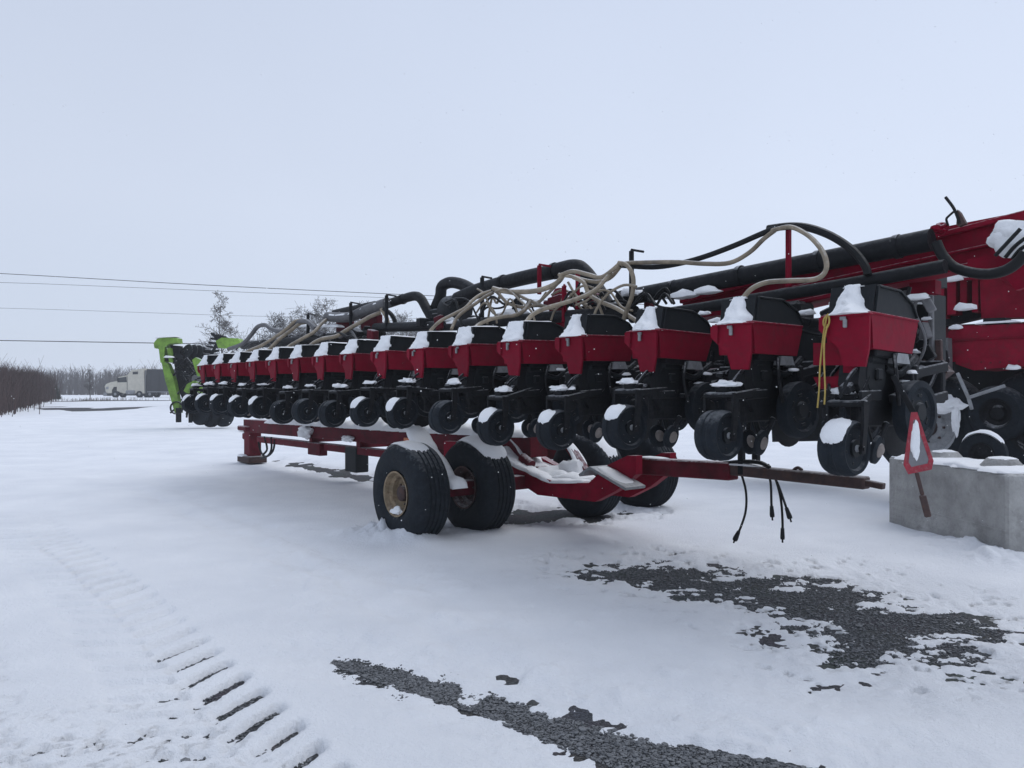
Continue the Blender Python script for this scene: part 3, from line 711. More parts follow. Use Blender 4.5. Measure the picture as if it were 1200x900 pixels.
for k in range(9):
    b = MB(); b.blob(Lp(rq.uniform(1040, 1105), rq.uniform(345, 450), rq.uniform(-1.1, -.6)), (rq.uniform(.02, .05), .03, rq.uniform(.008, .02)), k + 3, .5, 2, True); b.build('snow_clump', M['snow'], planter, angle=60)
# hoses
HS = [([(905, 270), (925, 266), (941, 272), (955, 283), (966, 299), (968, 316), (956, 327), (925, 329), (898, 331), (880, 339), (869, 352)], -1.2, -1.75, .017, 'hose'),
      ([(900, 268), (925, 265), (948, 267), (975, 277), (1000, 294), (1014, 312), (1017, 322)], -1.1, -1.1, .028, 'hoseblack'),
      ([(912, 266), (890, 275), (860, 288), (825, 301), (795, 309), (765, 313), (728, 311)], -1.15, -1.2, .022, 'hoseblack'),
      ([(908, 270), (895, 280), (878, 296), (855, 308), (825, 309), (790, 307), (740, 308), (728, 310)], -1.2, -1.25, .018, 'hose'),
      ([(725, 308), (735, 311), (742, 325), (741, 345), (735, 362), (730, 378), (728, 392)], -1.3, -1.3, .019, 'hose'),
      ([(727, 308), (717, 317), (704, 325), (690, 322), (672, 318), (658, 322)], -1.2, -1.3, .020, 'hose'),
      ([(727, 312), (716, 325), (703, 330), (688, 329), (670, 324), (655, 322)], -1.15, -1.2, .018, 'hose'),
      ([(672, 325), (684, 331), (690, 344), (703, 353), (722, 361), (740, 372), (752, 381), (758, 392)], -1.2, -1.3, .020, 'hose'),
      ([(716, 320), (708, 329), (700, 338), (687, 346), (665, 354), (640, 361), (625, 368), (617, 377), (612, 386)], -1.2, -1.75, .021, 'hose'),
      ([(660, 322), (652, 332), (632, 340), (608, 342), (590, 341), (578, 338)], -1.2, -1.25, .026, 'hose'),
      ([(660, 324), (650, 336), (640, 346), (630, 356)], -1.1, -1.1, .016, 'hose'),
      ([(578, 338), (586, 346), (595, 355), (612, 360), (630, 358), (650, 362)], -1.2, -1.1, .018, 'hose'),
      ([(590, 342), (605, 345), (620, 352), (640, 360)], -1.15, -1.1, .017, 'hose'),
      ([(622, 352), (616, 362), (605, 369), (590, 371), (575, 374), (560, 381), (556, 388)], -1.2, -1.75, .020, 'hose'),
      ([(576, 341), (564, 345), (554, 352), (545, 361), (530, 369), (515, 377), (504, 388)], -1.25, -1.75, .018, 'hose'),
      ([(578, 343), (568, 348), (557, 356), (545, 364), (535, 373), (529, 386)], -1.25, -1.7, .018, 'hose'),
      ([(268, 409), (284, 403), (294, 393), (302, 383), (311, 381), (319, 386), (331, 388), (341, 383), (350, 377), (360, 377), (370, 385)], -1.3, -1.1, .036, 'dullrim'),
      ([(284, 416), (292, 411), (306, 405), (321, 396), (335, 386), (345, 377), (353, 375)], -1.6, -1.1, .026, 'hose'),
      ([(309, 416), (316, 409), (328, 397), (340, 388), (352, 379), (360, 378)], -1.6, -1.0, .028, 'hose'),
      ([(332, 412), (340, 405), (354, 397), (368, 389), (376, 380), (383, 374)], -1.6, -.95, .026, 'hose'),
      ([(360, 410), (366, 403), (378, 397), (394, 394), (406, 387), (420, 379), (434, 371), (446, 366)], -1.6, -.9, .028, 'hose'),
      ([(360, 376), (368, 380), (373, 388), (380, 392)], -1.1, -1., .03, 'dullrim'),
      ([(450, 362), (459, 369), (465, 382)], -.95, -.9, .03, 'hoseblack'),
      ([(447, 362), (453, 372), (456, 386)], -.95, -.9, .028, 'hose')]
for pts, v, v2, r_, m in HS: pipe(pts, v, r_, 'seed_hose', m, 8, True, v2)
rr = random.Random(3)
for k in range(26):                        # thin lines, cables and small brackets tangled along the bar
    if k < 15: px = rr.uniform(500, 745); py = 372 - (px - 500) * .06; w_ = rr.uniform(25, 70); a_ = 22; m_ = 'hoseblack' if k % 3 else 'hose'; th_ = rr.uniform(.008, .014)
    else: px = rr.uniform(275, 400); py = 409 - (px - 275) * .10; w_ = rr.uniform(20, 50); a_ = 11; m_ = 'hoseblack' if k % 2 else 'dullrim'; th_ = rr.uniform(.012, .022)
    n_ = 5; pipe([(px + w_ * i / n_ * 1.0, py - (rr.uniform(0, a_) if 0 < i < n_ else rr.uniform(-4, 6))) for i in range(n_ + 1)], rr.uniform(-1.3, -.8), th_, 'feed_line', m_, 6)
for k in range(12):
    px = rr.uniform(540, 715); py = 380 - (px - 500) * .06; w_ = rr.uniform(15, 60) * (1 if k % 2 else -1)
    pipe([(px, py + 4), (px + w_ * .1, py - 8), (px + w_ * .35, py - rr.uniform(12, 30)), (px + w_ * .7, py - rr.uniform(18, 40)), (px + w_, py - rr.uniform(20, 42))], rr.uniform(-1.35, -1.0), rr.uniform(.009, .014), 'seed_hose', 'hose' if k % 3 else 'hoseblack', 7)
for k in range(22):
    px = rr.uniform(290, 760); py = 408 - (px - 290) * .095 - rr.uniform(0, 22 if px > 480 else 10); v_ = rr.uniform(-1.1, -.6); c = Lp(px, py, v_)
    b = MB(); b.box(c, (rr.uniform(.06, .22), rr.uniform(.05, .12), rr.uniform(.05, .2)), (0, rr.uniform(-.4, .4), rr.uniform(-.3, .3)), .01); b.build('bracket', M['steel' if k % 4 else 'rail'], planter)
for k in range(10):
    px = rr.uniform(300, 720); py = 406 - (px - 300) * .085 - rr.uniform(0, 12); b = MB(); b.blob(Lp(px, py, -.95), (rr.uniform(.06, .16), .07, rr.uniform(.02, .045)), k, .5, 2, True); b.build('snow_clump', M['snow'], planter, angle=60)
for i in range(1, 16):                     # thin black feed lines drooping between the units
    x0 = U1 - i * PITCH
    b = MB(); y = VF + .62; b.tube([(x0 + .1, y, 2.02), (x0 + .25, y + .05, 1.9 + rr.uniform(-.06, .1)), (x0 + .42, y + .12, 2.05 + rr.uniform(-.1, .1)), (x0 + .55, y + .3, 2.15)], .014, 6)
    b.build('feed_line', M['hoseblack'], planter)
for (px, py, v, s_, sd_) in ((960, 340, -1.0, .05, 1), (945, 368, -1.2, .06, 2), (985, 355, -1.1, .07, 3), (840, 377, -1.2, .06, 4), (825, 368, -1.2, .05, 5), (815, 380, -1.3, .05, 6), (1075, 350, -1.0, .06, 7), (1090, 315, -.9, .06, 8), (740, 345, -.9, .1, 9), (800, 348, -.9, .12, 10), (830, 343, -.9, .1, 11), (690, 372, -1.2, .05, 12)):
    b = MB(); b.blob(Lp(px, py, v), (s_ * 1.3, s_ * .6, s_ * .55), sd_, .45, 2, True); b.build('snow_clump', M['snow'], planter, angle=60)
# red plate with a window under the nearest hopper, and the upright by it
P = lambda L, v: [(q.x, q.z) for q in (Lp(x, y, v) for x, y in L)]
b = MB()
for L in ([(953, 402), (1003, 402), (1003, 428), (953, 428)], [(953, 442), (1000, 440), (996, 452), (960, 456)], [(988, 428), (1003, 428), (1000, 440), (988, 441)]):
    b.prism(P(L, -1.88), -1.88, -1.85, 'xz')
b.build('bracket_plate', M['red'], planter)
b = MB(); b.prism(P([(1050, 348), (1092, 344), (1092, 452), (1058, 460)], -.2), -.2, .05, 'xz'); b.build('gear_case', M['black'], planter)
b = MB(); b.prism(P([(1010, 322), (1088, 311), (1094, 312), (1094, 334), (1030, 346)], -.05), -.05, .2, 'xz'); b.build('gear_case', M['black'], planter)
b = MB(); b.prism(P([(1138, 305), (1176, 300), (1178, 320), (1140, 323)], -.57), -.64, -.55, 'xz'); b.build('bracket_plate', M['red'], planter)
b = MB(); b.bar(Lp(1091, 346, -.62), Lp(1092, 426, -.62), .035, .03); b.build('upright', M['dullrim'], planter)
b = MB(); b.bar(Lp(1100, 398, -.6), Lp(1101, 426, -.6), .035, .04); b.build('upright', M['rust'], planter)
b = MB(); b.prism(P([(1062, 424), (1098, 420), (1112, 436), (1100, 446), (1070, 448)], -.6), -.62, -.5, 'xz'); b.build('clevis', M['rust'], planter)
b = MB(); b.tube([Lp(1071, 351, -.9), Lp(1085, 350, -.9)], .022, 10, smooth=False); b.build('pipe_stub', M['grey'], planter)
b = MB(); b.prism(P([(1066, 332), (1096, 328), (1096, 344), (1066, 347)], -.5), -.5, -.4, 'xz'); b.build('bracket_plate', M['red'], planter)
b = MB(); b.box(Lp(945, 377, -1.1), (.12, .2, .06), (0, .3, .2), .01); b.box(Lp(980, 362, -1.2), (.2, .1, .05), (0, -.4, .1), .01); b.build('bracket', M['steel'], planter)

# ------------------------------------------------------------------ the red transport trailer under it
trailer = thing('transport_trailer', 'low red trailer with dual black tyres carrying the planter, snow on its beam', 'trailer', ORG, ANG)
def big_wheel(v, out):
    b = MB(); Rw = .525; W = .40
    prof = [(.235, -W * .40), (.26, -W * .46), (.34, -W * .52), (.44, -W * .50), (.50, -W * .42), (Rw - .006, -W * .34)]
    for k in range(5):
        a = -W * .34 + k * W * .68 / 5; w_ = W * .68 / 5
        prof += [(Rw, a + .012), (Rw + .002, a + w_ - .012), (Rw - .012, a + w_ - .006), (Rw - .012, a + w_ + .004)]
    prof += [(Rw - .006, W * .34), (.50, W * .42), (.44, W * .5), (.34, W * .52), (.26, W * .46), (.235, W * .40)]
    b.lathe(prof, (0, 0, 0), 'y', 48)
    w = b.build('wheel', M['rubber'], trailer, (0.03, v, .52))
    r = MB(); s_ = out
    r.lathe([(.240, s_ * W * .47), (.222, s_ * W * .465), (.212, s_ * W * .40), (.205, s_ * W * .34), (.175, s_ * W * .28), (.165, s_ * W * .16), (.14, s_ * W * .12), (.12, s_ * W * .15), (.085, s_ * W * .15)], (0, 0, 0), 'y', 36)
    r.build('rim', M['rim' if abs(v) > 1.5 else 'rust'], w)
    h = MB(); h.lathe([(.085, s_ * W * .15), (.08, s_ * W * .30), (.05, s_ * W * .34), (0, s_ * W * .35)], (0, 0, 0), 'y', 20)
    for k in range(8):
        a = k * math.pi / 4; h.box((.115 * math.cos(a), s_ * W * .16, .115 * math.sin(a)), (.02, .03, .02), bev=.004)
    h.build('hub', M['rust'], w)
    return w
ws = [big_wheel(v, -1 if v < 0 else 1) for v in (-1.85, -.98, .80, 1.85)]
b = MB(); b.blob((-.02, -.16, -.20), (.10, .04, .06), 3, .4, 3, True); b.build('snow_clump', M['snow'], ws[0], angle=60)
b = MB(); b.arc_snow((0, 0, 0), .525, .30, 60, 125, .03, 'y', 4, off=-.03); b.build('snow_patch', M['snow'], ws[0], angle=60)
b = MB(); b.arc_snow((0, 0, 0), .525, .40, 40, 115, .06, 'y', 8); b.build('snow_patch', M['snow'], ws[1], angle=60)
for w, a_, s_ in ((ws[2], 30, .5), (ws[3], 45, .4)):
    b = MB(); b.arc_snow((0, 0, 0), .525, .30, a_, 110, .03, 'y', a_); b.build('snow_patch', M['snow'], w, angle=60)
MB().bar((0.03, -1.85, .52), (0.03, 1.85, .52), .16, .16).build('axle', M['rail'], trailer)
# main beam
beam_px_top = [(283, 497), (350, 500), (430, 505), (560, 511)]
tl, tr = Lp(300, 499, 0), Lp(575, 511, 0)
b = MB(); b.bar(Vector((tl.x - .35, 0, .85)), Vector((.0, 0, .93)), .28, .27); b.build('main_beam', M['rail'], trailer)
b = MB(); b.bar(Vector((tl.x + .3, -.02, .585)), Vector((.2, -.02, .63)), .16, .12); b.build('lower_rail', M['rail'], trailer)
b = MB()
b.bar(Vector((tl.x + 2.0, .85, .72)), Vector((.0, .85, .76)), .14, .16)
for x in (-6.2, -4.4, -2.2): b.bar((x, -.1, .72), (x, .85, .72), .12, .12)
b.build('side_frame', M['rail'], trailer)
b = MB(); b.ridge([Vector((tl.x + 1.0, -.08, .955)), Vector((tl.x + 3, -.08, .975)), Vector((-3, -.08, .995)), Vector((-.05, -.08, 1.04))], .34, .15, 3, .05, .75); b.build('snow_strip', M['snow'], trailer, angle=60)
# low gooseneck
front = [(520, 517), (560, 518), (610, 548), (652, 566), (690, 566), (712, 545), (735, 534), (745, 534), (745, 556), (722, 575), (697, 588), (630, 580), (600, 560), (560, 540), (520, 535)]
def drop_frame(v0, v1):
    b = MB(); b.prism(P(front, v0), v0, v1, 'xz'); return b.build('drop_frame', M['red'], trailer)
drop_frame(-.32, -.22); 
b = MB(); Q = [(p[0], p[1]) for p in P(front, -.32)]; b.prism(Q, .22, .32, 'xz'); b.build('drop_frame', M['red'], trailer)
b = MB(); b.ridge([Lp(x, y, -.24) for x, y in ((545, 517), (572, 522), (612, 547), (650, 565), (688, 565))], .20, .05, 6, .05, .4); b.build('snow_strip', M['snow'], trailer, angle=60)
b = MB(); b.ridge([Lp(x, y, -.02) for x, y in ((600, 524), (625, 548), (650, 562), (690, 562))], .42, .08, 7, .05, .5); b.build('snow_strip', M['snow'], trailer, angle=60)
b = MB(); b.blob(Lp(648, 560, -.05), (.30, .22, .13), 5, .4, 3, True); b.build('snow_clump', M['snow'], trailer, angle=60)
b = MB(); b.blob(Lp(668, 556, .12), (.22, .16, .17), 6, .5, 3, True); b.build('snow_clump', M['snow'], trailer, angle=60)
q0, q1 = Lp(612, 535, -.1), Lp(690, 566, -.1)
b = MB(); b.bar((q0.x, -.02, q0.z - .1), (q1.x, -.02, q1.z - .1), .48, .06); b.build('deck_plate', M['rail'], trailer)
b = MB(); b.ridge([Lp(x, y, .2) for x, y in ((665, 517), (676, 535), (684, 548))], .16, .06, 8, .05, .4); b.build('snow_strip', M['snow'], trailer, angle=60)
b = MB(); b.ridge([Lp(x, y, -.1) for x, y in ((598, 512), (610, 525), (620, 540))], .12, .05, 18, .05, .4); b.build('snow_strip', M['snow'], trailer, angle=60)
b = MB(); b.bar(Lp(595, 515, -.1), Lp(622, 545, -.1), .09, .09); b.tube([Lp(612, 536, -.2), Lp(623, 545, -.2)], .06, 12, smooth=False); b.build('brace', M['rail'], trailer)
b = MB(); b.bar(Lp(660, 512, .2), Lp(686, 552, .2), .10, .08); b.build('brace', M['rail'], trailer)
b = MB(); b.bar(Lp(702, 547, -.42), Lp(745, 572, -.42), .30, .03); b.bar(Lp(690, 556, -.42), Lp(703, 547, -.42), .30, .03); b.build('step_plate', M['grey'], trailer)
b = MB(); b.ridge([Lp(706, 547, -.42), Lp(738, 566, -.42)], .2, .02, 21); b.build('snow_strip', M['snow'], trailer, angle=60)
# brace with snow between the two near tyres
b = MB(); b.bar(Lp(493, 508, -1.40), Lp(528, 574, -1.40), .07, .06); b.build('brace', M['rail'], trailer)
b = MB(); b.ridge([Lp(483, 503, -1.45), Lp(503, 530, -1.45), Lp(523, 564, -1.45), Lp(540, 572, -1.45)], .26, .085, 12, .04, .4); b.build('snow_strip', M['snow'], trailer, angle=60)
# tongue
t0, t1, t2 = Lp(735, 545, 0), Lp(860, 552, 0), Lp(1016, 566, 0)
b = MB(); b.bar(t0, t1, .16, .17, bev=.012); b.build('tongue', M['rail'], trailer)
b = MB(); b.bar(t1 - Vector((.05, 0, -.015)), t2, .12, .10, bev=.01); b.bar(t2 - Vector((.05, 0, -.005)), Lp(1036, 570, 0), .06, .05); b.tube([Lp(930, 551, 0), Lp(935, 548, 0), Lp(940, 551, 0)], .015, 6)
b.build('drawbar', M['rust'], trailer)
b = MB(); b.ridge([Lp(750, 535, 0), Lp(780, 537, 0)], .15, .02, 2); b.build('snow_strip', M['snow'], trailer, angle=60)
b = MB(); b.ridge([Lp(850, 543, 0), Lp(895, 546, 0)], .16, .02, 22); b.build('snow_strip', M['snow'], trailer, angle=60)
b = MB(); b.bar(Lp(869, 488, -.04), Lp(869, 556, -.04), .055, .055); b.bar(Lp(886, 528, .1), Lp(886, 545, .1), .06, .06); b.build('jack_post', M['steel'], trailer)
for pts, pr in (([(868, 553), (874, 575), (874, 598), (868, 618), (861, 633)], .03), ([(898, 545), (903, 565), (904, 590), (905, 606)], .026), ([(900, 545), (909, 562), (915, 585), (917, 610), (917, 632)], .024), ([(900, 544), (911, 566), (918, 585), (926, 608)], .028)):
    pp = [Lp(x, y, .02) for x, y in pts]
    b = MB(); b.tube(pp, .011, 8); d = (pp[-1] - pp[-2]).normalized(); b.tube([pp[-1] - d * .10, pp[-1] - d * .02, pp[-1]], [.016, pr * .85, pr * .75], 10, smooth=False); b.tube([pp[-1], pp[-1] + d * .03], .008, 6, smooth=False)
    b.build('hanging_cable', M['hoseblack'], trailer)
b = MB(); b.tube([Lp(x, y, -.05) for x, y in ((848, 543), (870, 541), (890, 542), (902, 548))], .02, 8); b.build('coiled_hose', M['hoseblack'], trailer)
# far end: jack leg, foot, cables
a = Lp(296, 505, 0); f = Lp(290, 540, 0)
b = MB(); b.box((a.x, 0, .52), (.34, .26, .64), bev=.02); b.box((a.x - .2, -.02, .62), (.2, .2, .14), bev=.02); b.box((a.x - .05, -.05, .80), (.5, .35, .1), bev=.02); b.build('jack_leg', M['rail'], trailer)
MB().box((a.x + .02, -.02, .14), (.66, .40, .14), bev=.01).build('jack_foot', M['rust'], trailer)
b = MB(); b.ridge([(a.x - .3, -.16, .20), (a.x + .05, -.16, .20)], .16, .05, 31); b.blob((a.x - .25, -.05, .72), (.14, .14, .07), 4, .4, 2, True); b.build('snow_clump', M['snow'], trailer, angle=60)
for pts in ([(303, 518), (306, 530), (312, 535), (320, 528), (322, 515)], [(310, 512), (313, 526), (309, 532)], [(318, 512), (318, 526), (314, 534), (306, 537)]):
    b = MB(); b.tube([Lp(x, y, -.1) for x, y in pts], .022, 6); b.build('dangling_cable', M['hoseblack'], trailer)
c = Lp(418, 538, .0); MB().box((c.x, .0, c.z), (.40, .24, .42), bev=.015).build('mud_flap', M['black'], trailer)
c = Lp(372, 526, -.1); MB().box((c.x, -.1, c.z), (.5, .15, .22), bev=.01).build('hanger_plate', M['rail'], trailer)
c = Lp(476, 516, -.18); MB().box((c.x, -.16, c.z), (.17, .03, .07), bev=.006).build('side_reflector', M['orange'], trailer)
b = MB(); c = Lp(358, 506, -.2); b.blob(c, (.22, .12, .12), 14, .5, 3); b.build('snow_clump', M['snow'], trailer, angle=60)
b = MB(); c = Lp(408, 514, -.2); b.blob(c, (.14, .08, .05), 15, .5, 3); b.build('snow_clump', M['snow'], trailer, angle=60)

# ------------------------------------------------------------------ second red machine behind the concrete block
VB = 4.4
rear = thing('red_planter', 'second red planter parked behind the concrete block with large hopper and grey rimmed wheel', 'planter', ORG, ANG)
def rpoly(L, v, d, name, m, bevel=True):
    b = MB(); b.prism(P(L, v), v, v + d, 'xz'); return b.build(name, M[m], rear)
rpoly([(1111, 390), (1120, 382), (1240, 378), (1250, 425), (1200, 429), (1160, 432), (1141, 434), (1113, 424)], VB, .8, 'hopper', 'red')
b = MB(); b.ridge([Lp(1145, 380, VB + .05), Lp(1195, 377, VB + .05)], .2, .03, 3); b.build('snow_strip', M['snow'], rear, angle=60)
rpoly([(1097, 326), (1150, 322), (1150, 372), (1097, 384)], VB + .45, .2, 'back_plate', 'black')
for (x0, x1, y1) in ((1099, 1106, 372), (1110, 1120, 368), (1125, 1133, 362), (1139, 1146, 365)): rpoly([(x0, 327), (x1, 326), (x1, y1), (x0, y1 + 1)], VB + .2, .22, 'column', 'red')
rpoly([(1096, 322), (1148, 319), (1148, 327), (1096, 330)], VB + .15, .3, 'cross_beam', 'red')
rpoly([(1148, 324), (1160, 320), (1230, 316), (1230, 371), (1150, 373)], VB + .2, .35, 'side_plate', 'red')
rpoly([(1152, 373), (1178, 372), (1178, 379), (1152, 380)], VB - .01, .2, 'slot', 'black')
b = MB(); c = Lp(1207, 303, VB); b.lathe([(0, -.30), (.10, -.30), (.14, -.24), (.30, -.20), (.36, -.1), (.36, .1), (0, .12)], (0, 0, 0), 'y', 28); b.build('hub_cover', M['red'], rear, c)
for L_s in ([(1088, 358), (1095, 358), (1096, 424), (1089, 424)], [(1105, 396), (1111, 396), (1112, 438), (1106, 438)]): rpoly(L_s, VB - .2, .12, 'post', 'dullrim')
rpoly([(1097, 397), (1104, 397), (1104, 426), (1097, 426)], VB - .1, .12, 'post', 'rust')
rpoly([(1080, 424), (1118, 424), (1118, 440), (1084, 446)], VB - .05, .2, 'clevis', 'steel')
rpoly([(930, 388), (1230, 376), (1230, 392), (930, 402)], VB + .9, .3, 'frame_beam', 'rail')
rpoly([(760, 400), (930, 388), (930, 402), (760, 412)], VB + .9, .3, 'frame_beam', 'rail')
rq = random.Random(5)
for k in range(5):
    c = Lp(rq.uniform(1088, 1112), rq.uniform(328, 450), VB - rq.uniform(.02, .3)); b = MB(); b.box(c, (rq.uniform(.05, .14), rq.uniform(.05, .15), rq.uniform(.06, .18)), (0, rq.uniform(-.2, .2), 0), .01); b.build('bracket', M[('steel', 'rust', 'steel', 'red', 'dullrim')[k % 5]], rear)
b = MB()
for k in range(7): b.tube([Lp(1150 + k * 11, 425 - abs(k - 1) * .6, VB - .012), Lp(1150 + k * 11, 425 - abs(k - 1) * .6, VB + .01)], .012, 8, smooth=False)
o = b.build('bolt', M['rail'], rear); o['kind'] = 'stuff'
rpoly([(1113, 398), (1240, 391), (1240, 393), (1113, 400)], VB - .02, .04, 'pressed_rib', 'red')
for (px, py, s_, sd_) in ((1132, 362, .12, 1), (1115, 328, .14, 2), (1140, 323, .12, 3), (1120, 385, .08, 4), (1187, 432, .08, 5)):
    b = MB(); b.blob(Lp(px, py, VB - .02), (s_ * 1.1, s_ * .5, s_ * .7), sd_, .4, 2, True); b.build('snow_clump', M['snow'], rear, angle=60)
def rear_wheel(px, py, v, Rw, W, m='rubber', rm='steel'):
    c = Lp(px, py, v); b = MB()
    b.lathe([(Rw * .5, -W * .4), (Rw * .56, -W * .48), (Rw * .8, -W * .52), (Rw * .95, -W * .42), (Rw, -W * .3), (Rw, W * .3), (Rw * .95, W * .42), (Rw * .8, W * .52), (Rw * .56, W * .48), (Rw * .5, W * .4)], (0, 0, 0), 'y', 40)
    w = b.build('wheel', M[m], rear, c)
    r = MB(); r.lathe([(Rw * .55, -W * .46), (Rw * .5, -W * .42), (Rw * .45, -W * .25), (Rw * .3, -W * .2), (Rw * .22, -W * .3), (0, -W * .32)], (0, 0, 0), 'y', 32); r.build('rim', M[rm], w)
    return w
w = rear_wheel(1092, 500, VB + .3, .72, .45, rm='grey')
h = MB(); h.lathe([(.13, -.11), (.12, -.20), (.07, -.23), (0, -.235)], (0, 0, 0), 'y', 20)
for k in range(8): h.box((.19 * math.cos(k * .785), -.10, .19 * math.sin(k * .785)), (.035, .04, .035), bev=.006)
h.build('hub', M['rust'], w)
b = MB(); b.blob((.28, -.28, .30), (.20, .05, .10), 2, .7, 3); b.blob((.40, -.28, .12), (.05, .04, .2), 3, .6, 3); b.build('snow_clump', M['snow'], w, angle=60)
w = rear_wheel(1152, 532, VB - 1.2, .24, .12)
b = MB(); b.arc_snow((0, 0, 0), .24, .14, 30, 150, .03, 'y', 4); b.build('snow_patch', M['snow'], w, angle=60)
w = rear_wheel(1172, 484, VB + .2, .34, .36); w = rear_wheel(1230, 500, VB + .4, .72, .45)
b = MB(); b.bar(Lp(1122, 437, VB - .2), Lp(1135, 466, VB - .2), .03, .04); b.bar(Lp(1135, 466, VB - .2), Lp(1178, 452, VB - .2), .03, .04); b.bar(Lp(1135, 466, VB - .2), Lp(1139, 480, VB - .2), .03, .04); b.build('strut', M['grey'], rear)
rpoly([(1040, 408), (1230, 430), (1230, 520), (1140, 520), (1060, 470)], VB + 1.3, .3, 'dark_underframe', 'black')
rpoly([(900, 420), (1040, 400), (1060, 470), (1040, 515), (905, 518)], VB + 1.6, .3, 'dark_underframe', 'black')
for i in range(8):
    x = Lp(690 + 1, 430, VB).x + i * PITCH
    row_unit(30 + i, rear, x, VB + .3, 1.85, False, True)
b = MB(); b.box((Lp(800, 430, VB + 1.3).x, VB + 1.3, 1.5), (7.0, .2, .25), bev=.01); b.build('toolbar', M['rail'], rear)

# ------------------------------------------------------------------ concrete block with lifting studs
cl, cr = Vector((*Gp(1041, 618), 0)), Vector((*Gp(1180, 661), 0))
d = (cr - cl); L_ = d.length; d.normalize(); rz = math.atan2(d.y, d.x)
block = thing('concrete_block', 'grey concrete barrier block with snow and raised studs on top', 'concrete block', cl, rz)
b = MB(); b.box((L_ / 2, .40, .40), (L_, .80, .86), bev=.022); body = b.build('body', M['concrete'], block)
b = MB(); b.box((L_ * .5, -.002, .30), (L_ * .98, .006, .008)); b.build('mould_seam', M['concrete'], body)
for x in (L_ * .28, L_ * .74):
    b = MB(); b.lathe([(0, .10), (.13, .10), (.19, .03), (.20, -.01)], (x, .33, 0.830), 'z', 4 * 6); s_ = b.build('stud', M['concrete'], block)
    b = MB(); b.blob((x, .33, 0.925), (.13, .13, .025), x, .3, 2, True); b.build('snow_cap', M['snow'], s_, angle=60)
b = MB(); b.ridge([(.04, .3, 0.832), (L_ * .5, .33, 0.832), (L_ - .04, .36, 0.832)], .70, .045, 5, .05, .3); b.build('snow_cap', M['snow'], block, angle=60)
b = MB(); b.ridge([(.03, .045, 0.835), (L_ - .05, .05, 0.835)], .10, .03, 15, .04, .6); b.build('snow_strip', M['snow'], block, angle=60)

# ------------------------------------------------------------------ slow vehicle triangle hanging from the nearest unit
def sign():
    Y = 4.05
    c = Wp(1076, 520, Y); o = thing('warning_triangle', 'faded red bordered triangle sign with grey middle hanging from the nearest row unit', 'sign', c, R(-10))
    k = Y / FPX
    def q(px, py): return ((px - 1076) * k / math.cos(R(18)), (520 - py) * k)
    outer = [q(1069, 483), q(1075, 483), q(1092, 540), q(1090, 550), q(1066, 556), q(1061, 545)]
    inner = [q(1071.2, 492), q(1073.6, 492), q(1087, 538), q(1086, 543), q(1069, 547.5), q(1066, 542)]
    b = MB(); n = len(outer)
    vs = [(a, 0, z) for a, z in outer] + [(a, 0, z) for a, z in inner] + [(a, .008, z) for a, z in outer] + [(a, .008, z) for a, z in inner]
    fs = []
    for i in range(n):
        j = (i + 1) % n; fs += [(i, j, n + j, n + i), (2 * n + i, 3 * n + i, 3 * n + j, 2 * n + j), (i, 2 * n + i, 2 * n + j, j), (n + i, n + j, 3 * n + j, 3 * n + i)]
    b.add(vs, fs); b.build('border', M['reflect'], o)
    b = MB(); b.prism([(a * 1.02, z) for a, z in inner], .003, .007, 'xz'); b.build('panel', M['panelgrey'], o)
    b = MB(); b.blob((*[q(1073, 517)[0], -.002], q(1073, 517)[1]), (.024, .008, .095), 3, .35, 3); b.build('snow_streak', M['snow'], o, angle=60)
    b = MB(); a_, c_ = q(1075, 554), q(1087, 606); b.bar((a_[0], .01, a_[1]), ((a_[0] + c_[0]) / 2, .01, (a_[1] + c_[1]) / 2), .012, .02); b.bar(((a_[0] + c_[0]) / 2, .01, (a_[1] + c_[1]) / 2), (c_[0], .01, c_[1]), .02, .034); b.build('mounting_stake', M['rust'], o)
    b = MB(); a_, c_ = q(1072, 484), q(1055, 440); b.bar((a_[0], .012, a_[1]), (c_[0], .08, c_[1]), .012, .03); b.build('bracket', M['steel'], o)
sign()

# yellow cord looped over the second unit's arm
cord = MB(); vC = -1.95
cord.tube([Lp(x, y, vC) for x, y in ((971, 368), (966, 373), (965, 380), (969, 384), (972, 376), (970, 369), (967, 380), (964, 400), (961, 430), (960, 455), (958, 478))], .0052, 7)
cord.tube([Lp(x, y, vC - .01) for x, y in ((970, 380), (966, 400), (966, 430), (967, 455), (966, 474))], .0052, 7)
tag(cord.build('rope', M['yellow'], None), 'yellow rope hanging in a double strand beside the nearest hopper', 'rope')
o = bpy.data.objects['rope']; o.location = ORG; o.rotation_euler = (0, 0, ANG)

# ------------------------------------------------------------------ green folded implement beyond the far end
GYd = 30.
gm = thing('green_implement', 'lime green folded farm implement standing beyond the far end of the planter', 'farm implement', Wp(207, 497, GYd))
gl = Wp(207, 497, GYd)
def gp(px, py, dy=0.): return Wp(px, py, GYd) - gl + Vector((0, dy, 0))
def gpoly(L, dy, th, name, m):
    b = MB(); b.prism([(p.x, p.z) for p in (gp(x, y) for x, y in L)], dy, dy + th, 'xz'); return b.build(name, M[m], gm)
gpoly([(180, 402), (184, 397), (194, 395), (207, 396), (208, 402), (197, 403), (193, 407), (192, 424), (188, 425), (186, 409), (181, 408)], 0, .5, 'folding_head', 'green')
gpoly([(188, 422), (196, 426), (203, 445), (207, 465), (210, 484), (204, 484), (199, 466), (193, 446)], .05, .3, 'folding_arm', 'green')
gpoly([(217, 458), (221, 450), (229, 446), (230, 450), (223, 455), (221, 461)], -.15, .3, 'curved_arm', 'green')
gpoly([(231, 447), (239, 449), (238, 461), (232, 459)], -.15, .3, 'side_panel', 'green')
